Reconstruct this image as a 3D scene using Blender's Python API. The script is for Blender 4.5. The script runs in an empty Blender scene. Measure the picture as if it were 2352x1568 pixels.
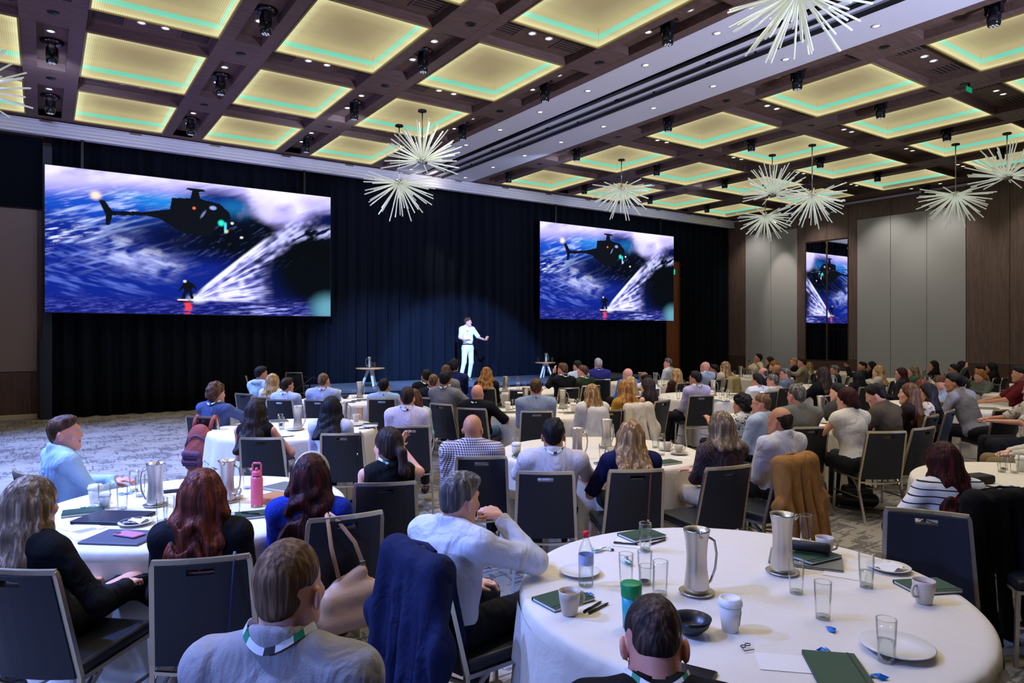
import bpy, bmesh, math, random
import numpy as np
from mathutils import Vector, Matrix
rnd = random.Random(7)
C = bpy.context.scene.collection
PI = math.pi
# ---------------------------------------------------------------- camera
EYE, FOCAL, HORIZON = 1.83, 1568.0, 765.0
YAW = math.radians(34.5)
sc = bpy.context.scene
cam_data = bpy.data.cameras.new('camera'); cam = bpy.data.objects.new('camera', cam_data); C.objects.link(cam)
cam.location = (0, 0, EYE); cam.rotation_euler = (PI/2, 0, -YAW)
cam_data.sensor_width = 36.0; cam_data.lens = 36.0*FOCAL/2352; cam_data.shift_y = -(784-HORIZON)/2352
cam_data.clip_start = 0.05; cam_data.clip_end = 200
sc.camera = cam
# ---------------------------------------------------------------- world, exposure
w = bpy.data.worlds.new('world'); sc.world = w; w.use_nodes = True
w.node_tree.nodes['Background'].inputs[0].default_value = (0.5, 0.55, 0.7, 1); w.node_tree.nodes['Background'].inputs[1].default_value = 0.02
vs = sc.view_settings; vs.view_transform = 'Standard'; vs.look = 'None'; vs.exposure = 0.0; vs.gamma = 1.0; vs.use_curve_mapping = False
# ---------------------------------------------------------------- lamps of the hall, added fill spots
def spot(name, loc, aim, power, col, size, blend=0.5, radius=0.12):
    d = bpy.data.lights.new(name, 'SPOT'); d.energy = power; d.color = col; d.spot_size = math.radians(size); d.spot_blend = blend; d.shadow_soft_size = radius
    o = bpy.data.objects.new(name, d); C.objects.link(o); o.location = loc
    o.rotation_euler = (Vector(aim)-Vector(loc)).to_track_quat('-Z', 'Y').to_euler(); return o
LEFT_COLS = [-1.97+2.49*i for i in range(4)]; LEFT_W = 1.69
RIGHT_COLS = [11.25+2.83*i for i in range(4)]; RIGHT_W = 1.95
ROWS = [14.87-2.985*j for j in range(6)]; ROW_D = 2.15
WARM = (1.0, 0.88, 0.72)
for j in range(6):                      # recessed downlights between the luminous panels
    y = ROWS[j]-0.42
    for i, x0 in enumerate(LEFT_COLS):
        spot('downlight_beam', (x0+LEFT_W/2, y, 6.38), (x0+LEFT_W/2, y, 0), (50, 75, 190, 210)[i], WARM, 110, 0.6)
    for i, x0 in enumerate(RIGHT_COLS):
        spot('downlight_beam', (x0+RIGHT_W/2, y, 6.38), (x0+RIGHT_W/2, y, 0), (115, 60, 32, 22)[i], WARM, 110, 0.6)
for y in (1.5, 4.5, 7.5, 10.5, 13.5):   # downlights of the white bulkhead
    for x in (8.28, 9.99):
        spot('downlight_beam', (x, y, 6.26), (x, y, 0), 80, (1, .93, .86), 115, 0.7)
# stage wash from lamps high on both sides, blue wash of the moving heads beside the big screen
spot('stage_wash', (20.6, 11.9, 6.15), (10.3, 16.9, 1.5), 2500, (.72, .88, 1.0), 13.5, 0.25, 0.1)
spot('stage_wash', (2.65, 9.9, 6.1), (8.4, 17.5, 0.2), 13000, (.22, .44, 1.0), 30, 0.6, 0.1)
spot('stage_wash', (5.3, 6.9, 6.1), (10.4, 17.5, 0.1), 13000, (.22, .42, 1.0), 26, 0.3, 0.1)
for x, y, ax, ay, p in ((-2.3, 13.0, .8, 12.4, 6200), (-2.3, 9.9, .2, 8.6, 5600), (-2.3, 6.9, .2, 5.2, 4200), (-2.3, 4.0, .6, 2.6, 1500), (.13, 13.0, 4.5, 10.2, 800)):
    spot('blue_wash', (x, y, 6.0), (ax, ay, 0), p, (.22, .35, 1.0), 68, 0.9, 0.15)
for x in (.13, 5.3, 10.84, 16.5): spot('pelmet_fill', (x, 12.95, 5.9), (x, 17.3, 6.15), 120, (.5, .62, 1.0), 95, 0.8, 0.1)  # fill spots added at the moving heads to brighten the pelmet
for y in (16.2, 13.5, 11.2, 9.6, 7.0): spot('wall_fill', (21.3, y, 6.22), (22.6, y, 3.4), 130, (1, .96, .9), 85, 0.9, 0.1)  # unseen fill spots added to brighten the panelled wall
spot('curtain_beam', (8.0, 16.6, 6.2), (10.3, 17.75, 2.4), 260, (1, .8, .6), 26, 0.8, 0.05)
spot('wall_beam', (21.2, 15.0, 6.25), (22.6, 15.1, 3.6), 200, (1, .9, .82), 34, 0.7, 0.05)
spot('curtain_end_beam', (9.0, 16.7, 6.0), (8.9, 17.4, 6.2), 14, (1, .9, .8), 150, 0.8, 0.05)
spot('blue_wash', (-3.7, 0.6, 2.5), (0.5, 3.0, .5), 560, (.2, .33, 1.0), 62, 0.9, 0.2)
# unseen violet and white fill spots, added to brighten the ceiling and bulkhead
for x, y, ax, ay, p, c in ((-3.6, 8, 0.5, 12.5, 900, (.35, .3, 1.0)), (-3.6, 13, 3.5, 14.5, 700, (.35, .3, 1.0)), (8.6, -3, 9.2, 8, 5600, (.58, .62, 1.0)), (3.5, -3, 4.5, 8, 300, (.8, .72, .9)), (15, -3, 14.5, 9, 200, (.7, .66, .8))):
    spot('ceiling_fill', (x, y, 1.4), (ax, ay, 6.3), p, c, 70, 0.9, 0.3)
# ---------------------------------------------------------------- materials
def S(r, g=None, b=None):
    if g is None: r, g, b = r
    f = lambda c: ((c/255+.055)/1.055)**2.4 if c > 10 else c/255/12.92
    return (f(r), f(g), f(b), 1)
MATS = {}
class NT:
    def __init__(s, name):
        s.m = bpy.data.materials.new(name); s.m.use_nodes = True; s.t = s.m.node_tree; s.n = s.t.nodes
        s.p = s.n['Principled BSDF']; s.out = s.n['Material Output']
    def add(s, kind, **kw):
        nd = s.n.new(kind)
        for k, v in kw.items():
            if k.startswith('i_'):
                key = k[2:]; key = int(key) if key.isdigit() else key.replace('_', ' ')
                if isinstance(v, bpy.types.NodeSocket): s.t.links.new(v, nd.inputs[key])
                else: nd.inputs[key].default_value = v
            else: setattr(nd, k, v)
        return nd
    def link(s, a, b): s.t.links.new(a, b)
    def set(s, **kw):
        for k, v in kw.items():
            k = k.replace('_', ' ')
            if isinstance(v, bpy.types.NodeSocket): s.link(v, s.p.inputs[k])
            else: s.p.inputs[k].default_value = v
    def coord(s, scale=(1, 1, 1), kind='Object', rot=(0, 0, 0)):
        tc = s.add('ShaderNodeTexCoord'); mp = s.add('ShaderNodeMapping', i_Vector=tc.outputs[kind]); mp.inputs['Scale'].default_value = scale; mp.inputs['Rotation'].default_value = rot
        return mp.outputs[0]
    def noise(s, vec, scale=5, detail=3, rough=.5): return s.add('ShaderNodeTexNoise', i_Vector=vec, i_Scale=scale, i_Detail=detail, i_Roughness=rough).outputs[0]
    def math(s, op, a, b=0.0, c=0.0):
        return s.add('ShaderNodeMath', operation=op, i_0=a, i_1=b, i_2=c).outputs[0]
    def mix(s, fac, a, b):
        nd = s.add('ShaderNodeMix', data_type='RGBA'); 
        for i, v in ((0, fac), (6, a), (7, b)):
            if isinstance(v, bpy.types.NodeSocket): s.link(v, nd.inputs[i])
            else: nd.inputs[i].default_value = v
        return nd.outputs[2]
    def ramp(s, fac, stops):
        nd = s.add('ShaderNodeValToRGB', i_Fac=fac); el = nd.color_ramp.elements
        while len(el) < len(stops): el.new(.5)
        for e, (p, c) in zip(el, stops): e.position = p; e.color = c
        return nd.outputs[0]
    def bump(s, h, strength=.3, dist=.01): s.link(s.add('ShaderNodeBump', i_Height=h, i_Strength=strength, i_Distance=dist).outputs[0], s.p.inputs['Normal'])
def dim(c, k): return (c[0]*k, c[1]*k, c[2]*k, 1)
def M(name, col, rough=.6, metal=0, spec=.5, var=0, vs=8, bump=0, bs=60, stretch=(1, 1, 1), emit=None, sheen=0):
    if name in MATS: return MATS[name]
    t = NT(name); t.set(Base_Color=col, Roughness=rough, Metallic=metal, Specular_IOR_Level=spec)
    if var:
        t.set(Base_Color=t.mix(t.noise(t.coord(stretch), vs, 4), dim(col, 1-var), dim(col, 1+var)))
    if bump: t.bump(t.noise(t.coord(stretch), bs, 3), bump, .01)
    if emit: t.set(Emission_Color=emit[0], Emission_Strength=emit[1])
    if sheen: t.set(Sheen_Weight=sheen)
    MATS[name] = t.m; return t.m
def cloth(name, col, rough=.85, fold=.35, var=.06):
    "woven cloth: soft wrinkles as relief, faint weave"
    if name in MATS: return MATS[name]
    t = NT(name); v = t.coord()
    wr = t.add('ShaderNodeTexNoise', i_Vector=t.coord((1.3, 1.3, .8), rot=(.3, .5, .2)), i_Scale=5.5, i_Detail=3, i_Roughness=.5, i_Distortion=1.3).outputs[0]
    t.set(Base_Color=t.mix(t.noise(v, 30, 2), dim(col, 1-var), dim(col, 1+var)), Roughness=rough, Specular_IOR_Level=.2)
    t.bump(t.math('ADD', wr, t.math('MULTIPLY', t.noise(v, 300, 1), .03)), min(fold*1.3, 1), .07)
    MATS[name] = t.m; return t.m
def hairmat(name, col, col2=None, grey=0):
    if name in MATS: return MATS[name]
    t = NT(name); col2 = col2 or dim(col, 2.0)
    st = t.noise(t.coord((90, 90, 2.2)), 1.0, 1, .4); s2 = t.noise(t.coord((34, 34, 1.4)), 1.0, 1, .4)
    f = t.math('ADD', t.math('MULTIPLY', st, .5), t.math('MULTIPLY', s2, .5))
    t.set(Base_Color=t.ramp(f, [(.33, dim(col, .5)), (.5, col), (.66, col2)]), Roughness=.58, Specular_IOR_Level=.22)
    t.bump(st, .7, .010); MATS[name] = t.m; return t.m
def skinmat(name, col):
    if name in MATS: return MATS[name]
    t = NT(name); t.set(Base_Color=t.mix(t.noise(t.coord(), 14, 3), dim(col, .85), dim((col[0]*1.1, col[1], col[2]*.95, 1), 1.08)), Roughness=.5, Subsurface_Weight=0.0)
    t.bump(t.noise(t.coord(), 140, 2), .12, .004); MATS[name] = t.m; return t.m
def glassmat(name, tint=(.96, .98, .97, 1), refl=.12):
    if name in MATS: return MATS[name]
    t = NT(name); lw = t.add('ShaderNodeLayerWeight', i_Blend=.22)
    tr = t.add('ShaderNodeBsdfTransparent', i_Color=tint); gl = t.add('ShaderNodeBsdfGlossy', i_Roughness=.05)
    fac = t.math('ADD', t.math('MULTIPLY', lw.outputs['Fresnel'], .42), refl*.35)
    mx = t.add('ShaderNodeMixShader', i_0=fac, i_1=tr.outputs[0], i_2=gl.outputs[0]); t.link(mx.outputs[0], t.out.inputs[0])
    MATS[name] = t.m; return t.m
def emit(name, col, strength=1.0):
    if name in MATS: return MATS[name]
    t = NT(name); t.set(Base_Color=(0, 0, 0, 1), Emission_Color=col, Emission_Strength=strength, Specular_IOR_Level=0); MATS[name] = t.m; return t.m
# ---------------------------------------------------------------- objects
def link(o, parent=None):
    C.objects.link(o)
    if parent is not None: o.parent = parent
    return o
def tag(o, label=None, cat=None, group=None, kind=None):
    for k, v in (('label', label), ('category', cat), ('group', group), ('kind', kind)):
        if v: o[k] = v
    return o
def thing(name, label, cat, loc=(0, 0, 0), rz=0, group=None):
    o = bpy.data.objects.new(name, None); link(o); o.location = loc; o.rotation_euler = (0, 0, rz); o.empty_display_size = .1
    return tag(o, label, cat, group)
def dup(root, loc, rz, label=None, group=None):
    r = root.copy(); link(r); r.location = loc; r.rotation_euler = (0, 0, rz)
    if label: r['label'] = label
    if group: r['group'] = group
    for ch in root.children:
        c = ch.copy(); link(c, r)
        for g in ch.children: link(g.copy(), c)
    return r
class MB:
    "collects shapes, then links them as ONE mesh object"
    def __init__(s): s.v = []; s.f = []; s.m = []; s.mi = 0; s.sm = []
    def mat(s, i): s.mi = i; return s
    def _add(s, vs, fs, smooth=False):
        b = len(s.v); s.v += [tuple(p) for p in vs]; s.f += [tuple(b+i for i in f) for f in fs]; s.m += [s.mi]*len(fs); s.sm += [smooth]*len(fs); return s
    def box(s, c, d, rot=None, bev=0.0, top=1.0, seg=1):
        x, y, z = d[0]/2, d[1]/2, d[2]/2
        P = [Vector((sx*x*(top if sz > 0 else 1), sy*y*(top if sz > 0 else 1), sz*z)) for sz in (-1, 1) for sy in (-1, 1) for sx in (-1, 1)]
        F = [(0, 2, 3, 1), (4, 5, 7, 6), (0, 1, 5, 4), (2, 6, 7, 3), (0, 4, 6, 2), (1, 3, 7, 5)]
        if bev:
            bm = bmesh.new(); q = [bm.verts.new(p) for p in P]
            for f in F: bm.faces.new([q[i] for i in f])
            bmesh.ops.bevel(bm, geom=list(bm.edges), offset=bev, segments=seg, profile=.5, affect='EDGES')
            bm.verts.index_update(); P = [v.co.copy() for v in bm.verts]; F = [[v.index for v in f.verts] for f in bm.faces]; bm.free()
        if rot is not None: P = [rot @ p for p in P]
        c = Vector(c); return s._add([p+c for p in P], F, False)
    def tube(s, pts, r, n=8, closed=False, cap=True, ang=0.0, flat=1.0):
        pts = [Vector(p) for p in pts]; N = len(pts); rs = r if isinstance(r, (list, tuple)) else [r]*N; V = []; up = None
        for i, p in enumerate(pts):
            a = pts[(i-1) % N] if (i or closed) else pts[i]; b = pts[(i+1) % N] if (i < N-1 or closed) else pts[i]
            t = (b-a).normalized()
            if up is None:
                up = Vector((0, 0, 1)) if abs(t.z) < .9 else Vector((0, 1, 0))
            u = (up-t*up.dot(t))
            u = u.normalized() if u.length > 1e-5 else t.orthogonal().normalized()
            up = u; wv = t.cross(u)
            for k in range(n):
                q = 2*PI*k/n+ang; V.append(p+(u*math.cos(q)*flat+wv*math.sin(q))*rs[i])
        F = []
        for i in range(N if closed else N-1):
            for k in range(n):
                a, b = i*n+k, i*n+(k+1) % n; c, d = ((i+1) % N)*n+(k+1) % n, ((i+1) % N)*n+k; F.append((a, d, c, b))
        s._add(V, F, n > 4)
        if cap and not closed: 
            b = len(s.v)-len(V); s.f += [tuple(b+k for k in range(n)), tuple(b+(N-1)*n+k for k in reversed(range(n)))]; s.m += [s.mi]*2; s.sm += [False]*2
        return s
    def lathe(s, prof, n=24, c=(0, 0, 0), cap0=False, cap1=False, sharp=False):
        V = [(c[0]+r*math.cos(2*PI*k/n), c[1]+r*math.sin(2*PI*k/n), c[2]+z) for r, z in prof for k in range(n)]
        F = [(i*n+k, i*n+(k+1) % n, (i+1)*n+(k+1) % n, (i+1)*n+k) for i in range(len(prof)-1) for k in range(n)]
        s._add(V, F, not sharp); b = len(s.v)-len(V)
        if cap0: s.f.append(tuple(b+k for k in reversed(range(n)))); s.m.append(s.mi); s.sm.append(False)
        if cap1: s.f.append(tuple(b+(len(prof)-1)*n+k for k in range(n))); s.m.append(s.mi); s.sm.append(False)
        return s
    def prism(s, outline, z0, z1, mtx=None):
        n = len(outline); V = [Vector((x, y, z0)) for x, y in outline]+[Vector((x, y, z1)) for x, y in outline]
        if mtx is not None: V = [mtx @ p for p in V]
        return s._add(V, [tuple(reversed(range(n))), tuple(range(n, 2*n))]+[(i, (i+1) % n, n+(i+1) % n, n+i) for i in range(n)])
    def ball(s, c, r, n=12, m=8, rot=None):
        r = r if isinstance(r, (tuple, list)) else (r, r, r); V = []
        for i in range(m+1):
            a = PI*i/m
            for k in range(n):
                q = 2*PI*k/n; p = Vector((r[0]*math.sin(a)*math.cos(q), r[1]*math.sin(a)*math.sin(q), r[2]*math.cos(a)))
                if rot is not None: p = rot @ p
                V.append(p+Vector(c))
        F = [(i*n+k, (i+1)*n+k, (i+1)*n+(k+1) % n, i*n+(k+1) % n) for i in range(m) for k in range(n)]
        return s._add(V, F, True)
    def build(s, name, mats, parent=None, loc=None, rot=None):
        me = bpy.data.meshes.new(name); me.from_pydata(s.v, [], s.f); me.validate(clean_customdata=False)
        for m in (mats if isinstance(mats, (list, tuple)) else [mats]): me.materials.append(m)
        if len(me.polygons) == len(s.m):
            me.polygons.foreach_set('material_index', s.m); me.polygons.foreach_set('use_smooth', s.sm)
        o = link(bpy.data.objects.new(name, me), parent)
        if loc is not None: o.location = loc
        if rot is not None: o.rotation_euler = rot
        return o
def quick_mesh(name, V, Q, mats, smooth=True, mi=None):
    me = bpy.data.meshes.new(name); nf = len(Q); k = Q.shape[1]
    me.vertices.add(len(V)); me.vertices.foreach_set('co', np.asarray(V, np.float32).ravel())
    me.loops.add(nf*k); me.loops.foreach_set('vertex_index', np.asarray(Q, np.int32).ravel())
    me.polygons.add(nf); me.polygons.foreach_set('loop_start', np.arange(0, nf*k, k, dtype=np.int32))
    me.polygons.foreach_set('use_smooth', np.full(nf, smooth))
    for m in (mats if isinstance(mats, (list, tuple)) else [mats]): me.materials.append(m)
    if mi is not None: me.polygons.foreach_set('material_index', np.asarray(mi, np.int32))
    me.update(calc_edges=True); return me
# camera-frame depth (m along the view axis) and photo pixel -> point of the hall
RX, RY, FX, FY = math.cos(YAW), -math.sin(YAW), math.sin(YAW), math.cos(YAW)
def at_depth(px, py, z):
    x = (px-1176)/FOCAL*z; return Vector((x*RX+z*FX, x*RY+z*FY, EYE+(HORIZON-py)*z/FOCAL))
def at_height(px, py, h):
    return at_depth(px, py, (EYE-h)*FOCAL/(py-HORIZON))
# ---------------------------------------------------------------- smooth solids from distance fields
def unit(v): v = np.asarray(v, float); return v/(np.linalg.norm(v)+1e-9)
class Solid:
    def __init__(s, k=.03): s.p = []; s.post = []; s.k = k
    def cap(s, a, b, ra, rb=None, k=None, flat=False, sq=None):
        a = np.asarray(a, float); b = np.asarray(b, float); rb = ra if rb is None else rb
        s.p.append(('c', a, b, ra, rb, flat, s.k if k is None else k, np.minimum(a, b)-max(ra, rb), np.maximum(a, b)+max(ra, rb), sq)); return s
    def ell(s, c, r, rot=None, k=None, sub=False):
        c = np.asarray(c, float); r = np.asarray(r, float); R = np.eye(3) if rot is None else np.array(rot, float)
        e = np.abs(R) @ r
        s.p.append(('s' if sub else 'e', c, r, R, s.k if k is None else k, c-e, c+e)); return s
    def bounds(s):
        lo = np.min([p[7] if p[0] == 'c' else p[5] for p in s.p if p[0] != 's'], 0); hi = np.max([p[8] if p[0] == 'c' else p[6] for p in s.p if p[0] != 's'], 0); return lo, hi
    def __call__(s, P, marg):
        d = np.full(len(P), 9., np.float32)
        for p in s.p:
            lo, hi = (p[7], p[8]) if p[0] == 'c' else (p[5], p[6])
            m = np.nonzero(np.all((P > lo-marg) & (P < hi+marg), axis=1))[0]
            if not len(m): continue
            Q = P[m]
            if p[0] == 'c':
                a, b = p[1], p[2]; ba = b-a; L2 = ba @ ba+1e-12; t = np.clip(((Q-a) @ ba)/L2, 0, 1); df = Q-a-t[:, None]*ba
                e = np.sqrt((df*df).sum(1))-(p[3]+(p[4]-p[3])*t)
                if p[5]: e = np.maximum(e, ((Q-b) @ ba)/math.sqrt(L2))
                k = p[6]
            else:
                q = (Q-p[1]) @ p[3]; r = p[2]; k0 = np.sqrt(((q/r)**2).sum(1)); k1 = np.sqrt(((q/(r*r))**2).sum(1))+1e-6; e = k0*(k0-1)/k1; e = np.where(k0 < 1e-3, -r.min(), e); k = p[4]
            c = d[m]
            if p[0] == 's':
                hh = np.maximum(k-np.abs(-c-e), 0)/k if k > 0 else 0; d[m] = np.maximum(c, -e)+hh*hh*k*.25
            elif k > 0:
                hh = np.maximum(k-np.abs(c-e), 0)/k; d[m] = np.minimum(c, e)-hh*hh*k*.25
            else: d[m] = np.minimum(c, e)
        for fn in s.post: d = fn(P, d)
        return d
    def mesh(s, h, pad=.02):
        lo, hi = s.bounds(); lo = lo-pad-h*2; hi = hi+pad+h*2
        B = 4; n = np.ceil((hi-lo)/(h*B)).astype(int)+1
        cx = [lo[i]+(np.arange(n[i])+.5)*h*B for i in range(3)]
        G = np.stack(np.meshgrid(*cx, indexing='ij'), -1).reshape(-1, 3).astype(np.float32)
        dc = s(G, .06+h*B*1.8).reshape(n)
        act = np.abs(dc) < h*B*1.25+.012
        fine = np.repeat(np.repeat(np.repeat(np.where(dc < 0, -1., 1.).astype(np.float32), B, 0), B, 1), B, 2)
        idx = np.argwhere(act)
        o = np.stack(np.meshgrid(*[np.arange(B)]*3, indexing='ij'), -1).reshape(-1, 3)
        I = (idx[:, None, :]*B+o[None]).reshape(-1, 3)
        P = (lo+I*h+h*.5).astype(np.float32)
        fine[I[:, 0], I[:, 1], I[:, 2]] = s(P, .05+2*h)
        return surface_nets(fine, lo+h*.5, h)
def surface_nets(val, lo, h):
    ins = val < 0; nx, ny, nz = val.shape
    cnt = np.zeros((nx-1, ny-1, nz-1), np.int8)
    for i in (0, 1):
        for j in (0, 1):
            for k in (0, 1): cnt += ins[i:nx-1+i, j:ny-1+j, k:nz-1+k]
    cells = np.argwhere((cnt > 0) & (cnt < 8)); ids = np.full(cnt.shape, -1, np.int32); ids[tuple(cells.T)] = np.arange(len(cells))
    acc = np.zeros((len(cells), 3)); num = np.zeros(len(cells))
    cor = [(i, j, k) for i in (0, 1) for j in (0, 1) for k in (0, 1)]
    cv = {c: val[cells[:, 0]+c[0], cells[:, 1]+c[1], cells[:, 2]+c[2]] for c in cor}
    for c in cor:
        for ax in range(3):
            if c[ax]: continue
            e = list(c); e[ax] = 1; e = tuple(e); a, b = cv[c], cv[e]; m = (a < 0) != (b < 0); t = np.where(m, a/(a-b+1e-12), 0)
            pt = np.zeros((len(cells), 3)); pt[:] = c; pt[:, ax] += t; acc[m] += pt[m]; num += m
    V = lo+(cells+acc/np.maximum(num, 1)[:, None])*h
    Q = []
    for ax in range(3):
        u, v = (ax+1) % 3, (ax+2) % 3
        sl0 = [slice(None)]*3; sl1 = [slice(None)]*3; sl0[ax] = slice(0, -1); sl1[ax] = slice(1, None)
        A, Bv = ins[tuple(sl0)], ins[tuple(sl1)]
        E = np.argwhere(A != Bv); E = E[(E[:, u] > 0) & (E[:, v] > 0) & (E[:, u] < val.shape[u]-1) & (E[:, v] < val.shape[v]-1)]
        if not len(E): continue
        flip = ~A[tuple(E.T)]
        def cid(du, dv):
            q = E.copy(); q[:, u] -= du; q[:, v] -= dv; return ids[tuple(q.T)]
        q = np.stack([cid(1, 1), cid(0, 1), cid(0, 0), cid(1, 0)], 1); q[flip] = q[flip][:, ::-1]; Q.append(q)
    Q = np.concatenate(Q) if Q else np.zeros((0, 4), int); Q = Q[(Q >= 0).all(1)]
    return V.astype(np.float32), Q
NOISE_G = np.random.RandomState(3).rand(32, 32, 32).astype(np.float32)
def vnoise(P):
    P = np.asarray(P); i = np.floor(P).astype(int); f = P-i; f = f*f*(3-2*f); r = 0
    for a in (0, 1):
        for b in (0, 1):
            for c in (0, 1):
                r = r+NOISE_G[(i[:, 0]+a) % 32, (i[:, 1]+b) % 32, (i[:, 2]+c) % 32]*np.abs(1-a-f[:, 0])*np.abs(1-b-f[:, 1])*np.abs(1-c-f[:, 2])
    return r
# ================================================================ the hall
XL, XR, YB, YF, ZC = -4.2, 22.6, -4.0, 17.75, 6.3
def wood(name, col, rough=.5, rot=(0, 0, 0), sc_=(1.5, 14, 14)):
    if name in MATS: return MATS[name]
    t = NT(name); g = t.noise(t.coord(sc_, rot=rot), 1.6, 5, .6)
    t.set(Base_Color=t.ramp(g, [(.3, dim(col, .72)), (.52, col), (.72, dim(col, 1.22))]), Roughness=rough, Specular_IOR_Level=.3); t.bump(g, .08, .01)
    MATS[name] = t.m; return t.m
W_CEIL = wood('ceiling_wood', S(104, 82, 72), .55)
W_RECESS = wood('recess_wood', S(98, 76, 64), .6)
W_WALL = wood('wall_wood', S(112, 92, 84), .45, (0, 0, 0), (14, 14, 1.2))
W_DARK = wood('wainscot_wood', S(92, 68, 58), .5, (0, 0, 0), (14, 14, 1.2))
W_DOOR = wood('door_wood', S(150, 88, 48), .5, (0, 0, 0), (14, 14, 1.0))
FABRIC = cloth('wall_fabric', S(172, 170, 168), .9, .04, .05)
TAUPE = cloth('flank_fabric', S(142, 124, 117), .9, .08, .08)
WHITE = M('white_paint', S(222, 222, 226), .5)
BLACK = M('black_metal', (.006, .006, .008, 1), .35, .3)
NAVY = cloth('black_velvet', (.0022, .0042, .0098, 1), .95, .1, .2)
CHROME = M('brushed_steel', S(178, 172, 164), .24, 1.0)
def struct(mb, name, m, parent=None, loc=None):
    o = mb.build(name, m, parent, loc)
    if parent is None: o['kind'] = 'structure'
    return o
# carpet: beige loop pile with a broken grey cross-hatch
t = NT('carpet')
base = t.mix(t.noise(t.coord(), 220, 1), S(134, 128, 118), S(166, 160, 148))
h1 = t.noise(t.coord((3.2, 22, 1)), 1.0, 3, .6); h2 = t.noise(t.coord((22, 3.2, 1)), 1.0, 3, .6); area = t.noise(t.coord(), 1.7, 3, .6)
m1 = t.math('GREATER_THAN', t.math('ADD', h1, t.math('MULTIPLY', area, .55)), .83); m2 = t.math('GREATER_THAN', t.math('ADD', h2, t.math('MULTIPLY', area, .55)), .855)
pat = t.math('MAXIMUM', m1, m2)
t.set(Base_Color=t.mix(t.math('MULTIPLY', pat, .8), base, S(84, 80, 80)), Roughness=.95, Specular_IOR_Level=.1)
t.bump(t.math('ADD', t.noise(t.coord(), 260, 2), t.math('MULTIPLY', pat, .4)), .5, .01)
CARPET = t.m
struct(MB().box(((XL+XR)/2, (YB+18)/2, -.05), (XR-XL+.4, 18.2-YB, .1)), 'floor', CARPET)
struct(MB().box(((XL+XR)/2, (YB+18)/2, 6.72), (XR-XL+.4, 18.2-YB, .1)), 'ceiling', W_RECESS)
struct(MB().box((XL-.1, (YB+18)/2, 3.35), (.2, 18.2-YB, 6.7)), 'wall_left', W_WALL)
struct(MB().box(((XL+XR)/2, YB-.1, 3.35), (XR-XL, .2, 6.7)), 'wall_back', TAUPE)
struct(MB().box(((XL+XR)/2, 18.1, 3.35), (XR-XL+.4, .2, 6.7)), 'wall_front', W_DARK)
wr = struct(MB().box((XR+.12, (YB+18)/2, 3.35), (.2, 18.2-YB, 6.7)), 'wall_right', W_DARK)
def wall_panel(y0, y1, z0, z1, m, x=XR, d=.03, name='panel'):
    return MB().box((x-d/2+.02, (y0+y1)/2, (z0+z1)/2), (d+.04, abs(y1-y0)-.012, z1-z0-.012), bev=.004).build(name, m, wr)
for a, b in ((17.72, 16.76), (14.55, 14.25), (12.65, 12.34)):
    wall_panel(a, b, .93, 6.3, W_WALL); wall_panel(a, b, .1, .93, W_DARK)
wall_panel(14.25, 13.43, 5.08, 6.3, W_WALL); wall_panel(13.43, 12.65, 5.08, 6.3, W_WALL)
wall_panel(14.25, 13.43, .1, .86, W_DARK); wall_panel(13.43, 12.65, .1, .86, W_DARK)
for a, b in ((16.76, 15.64), (15.64, 14.55), (12.34, 11.24), (11.24, 10.15), (10.15, 9.06)):
    wall_panel(a, b, 5.64, 6.3, W_WALL); wall_panel(a, b, .12, 5.64, FABRIC, d=.05)
for k in range(11):
    a, b = 9.06-1.11*k, 9.06-1.11*(k+1); wall_panel(a, b, .93, 6.3, W_WALL); wall_panel(a, b, .1, .93, W_DARK)
MIRROR = M('mirror_glass', (.82, .84, .88, 1), .015, 1.0)
for a, b in ((14.22, 13.45), (13.41, 12.68)):
    for z0, z1 in ((.89, 1.98), (1.98, 4.0), (4.0, 5.05)): wall_panel(a, b, z0, z1, MIRROR, d=.02, name='mirror_panel')
struct(MB().box((XR-.03, (YB+17.7)/2, 6.24), (.06, 17.7-YB, .07), bev=.01), 'trim_1', WHITE)
struct(MB().box((XR-.035, (YB+17.7)/2, .05), (.05, 17.7-YB, .1), bev=.008), 'baseboard_right', W_DARK)
# flank of the front wall beside the drapes
fl = struct(MB().box((-2.1, 17.93, 3.2), (4.2, .2, 6.4)), 'wall_front_flank', W_DARK)
MB().box((-.74, 17.8, 2.74), (1.28, .05, 3.44), bev=.004).build('panel', TAUPE, fl); MB().box((-2.05, 17.8, 2.74), (1.3, .05, 3.44), bev=.004).build('panel', TAUPE, fl)
MB().box((-3.4, 17.8, 2.74), (1.3, .05, 3.44), bev=.004).build('panel', TAUPE, fl)
for k in range(5): MB().box((-.4-.6*k-.1, 17.805, .56), (.59, .04, .9), bev=.003).build('panel', W_DARK, fl)
struct(MB().box((-2.14, 17.77, .055), (4.1, .06, .11), bev=.008), 'baseboard_front', M('pale_skirting', S(190, 176, 160), .5))
va = MB().box((-2.1, 17.74, 5.24), (4.2, .03, 1.5)); struct(va, 'trim_2', NAVY)
# dark side flat beside the big screen
fb = thing('side_flat', 'narrow dark blue upright flat between taupe wall panel and black drapes', 'flat', (.02, 17.6, 0))
FLAT = M('flat_paint', S(30, 38, 52), .6, var=.1)
MB().box((.06, 0, 2.9), (.17, .12, 5.8), bev=.004).build('board', FLAT, fb); MB().box((-.045, -.02, .85), (.06, .14, 1.7), bev=.004).build('brace', M('flat_brace', S(22, 26, 38), .6), fb)
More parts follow.
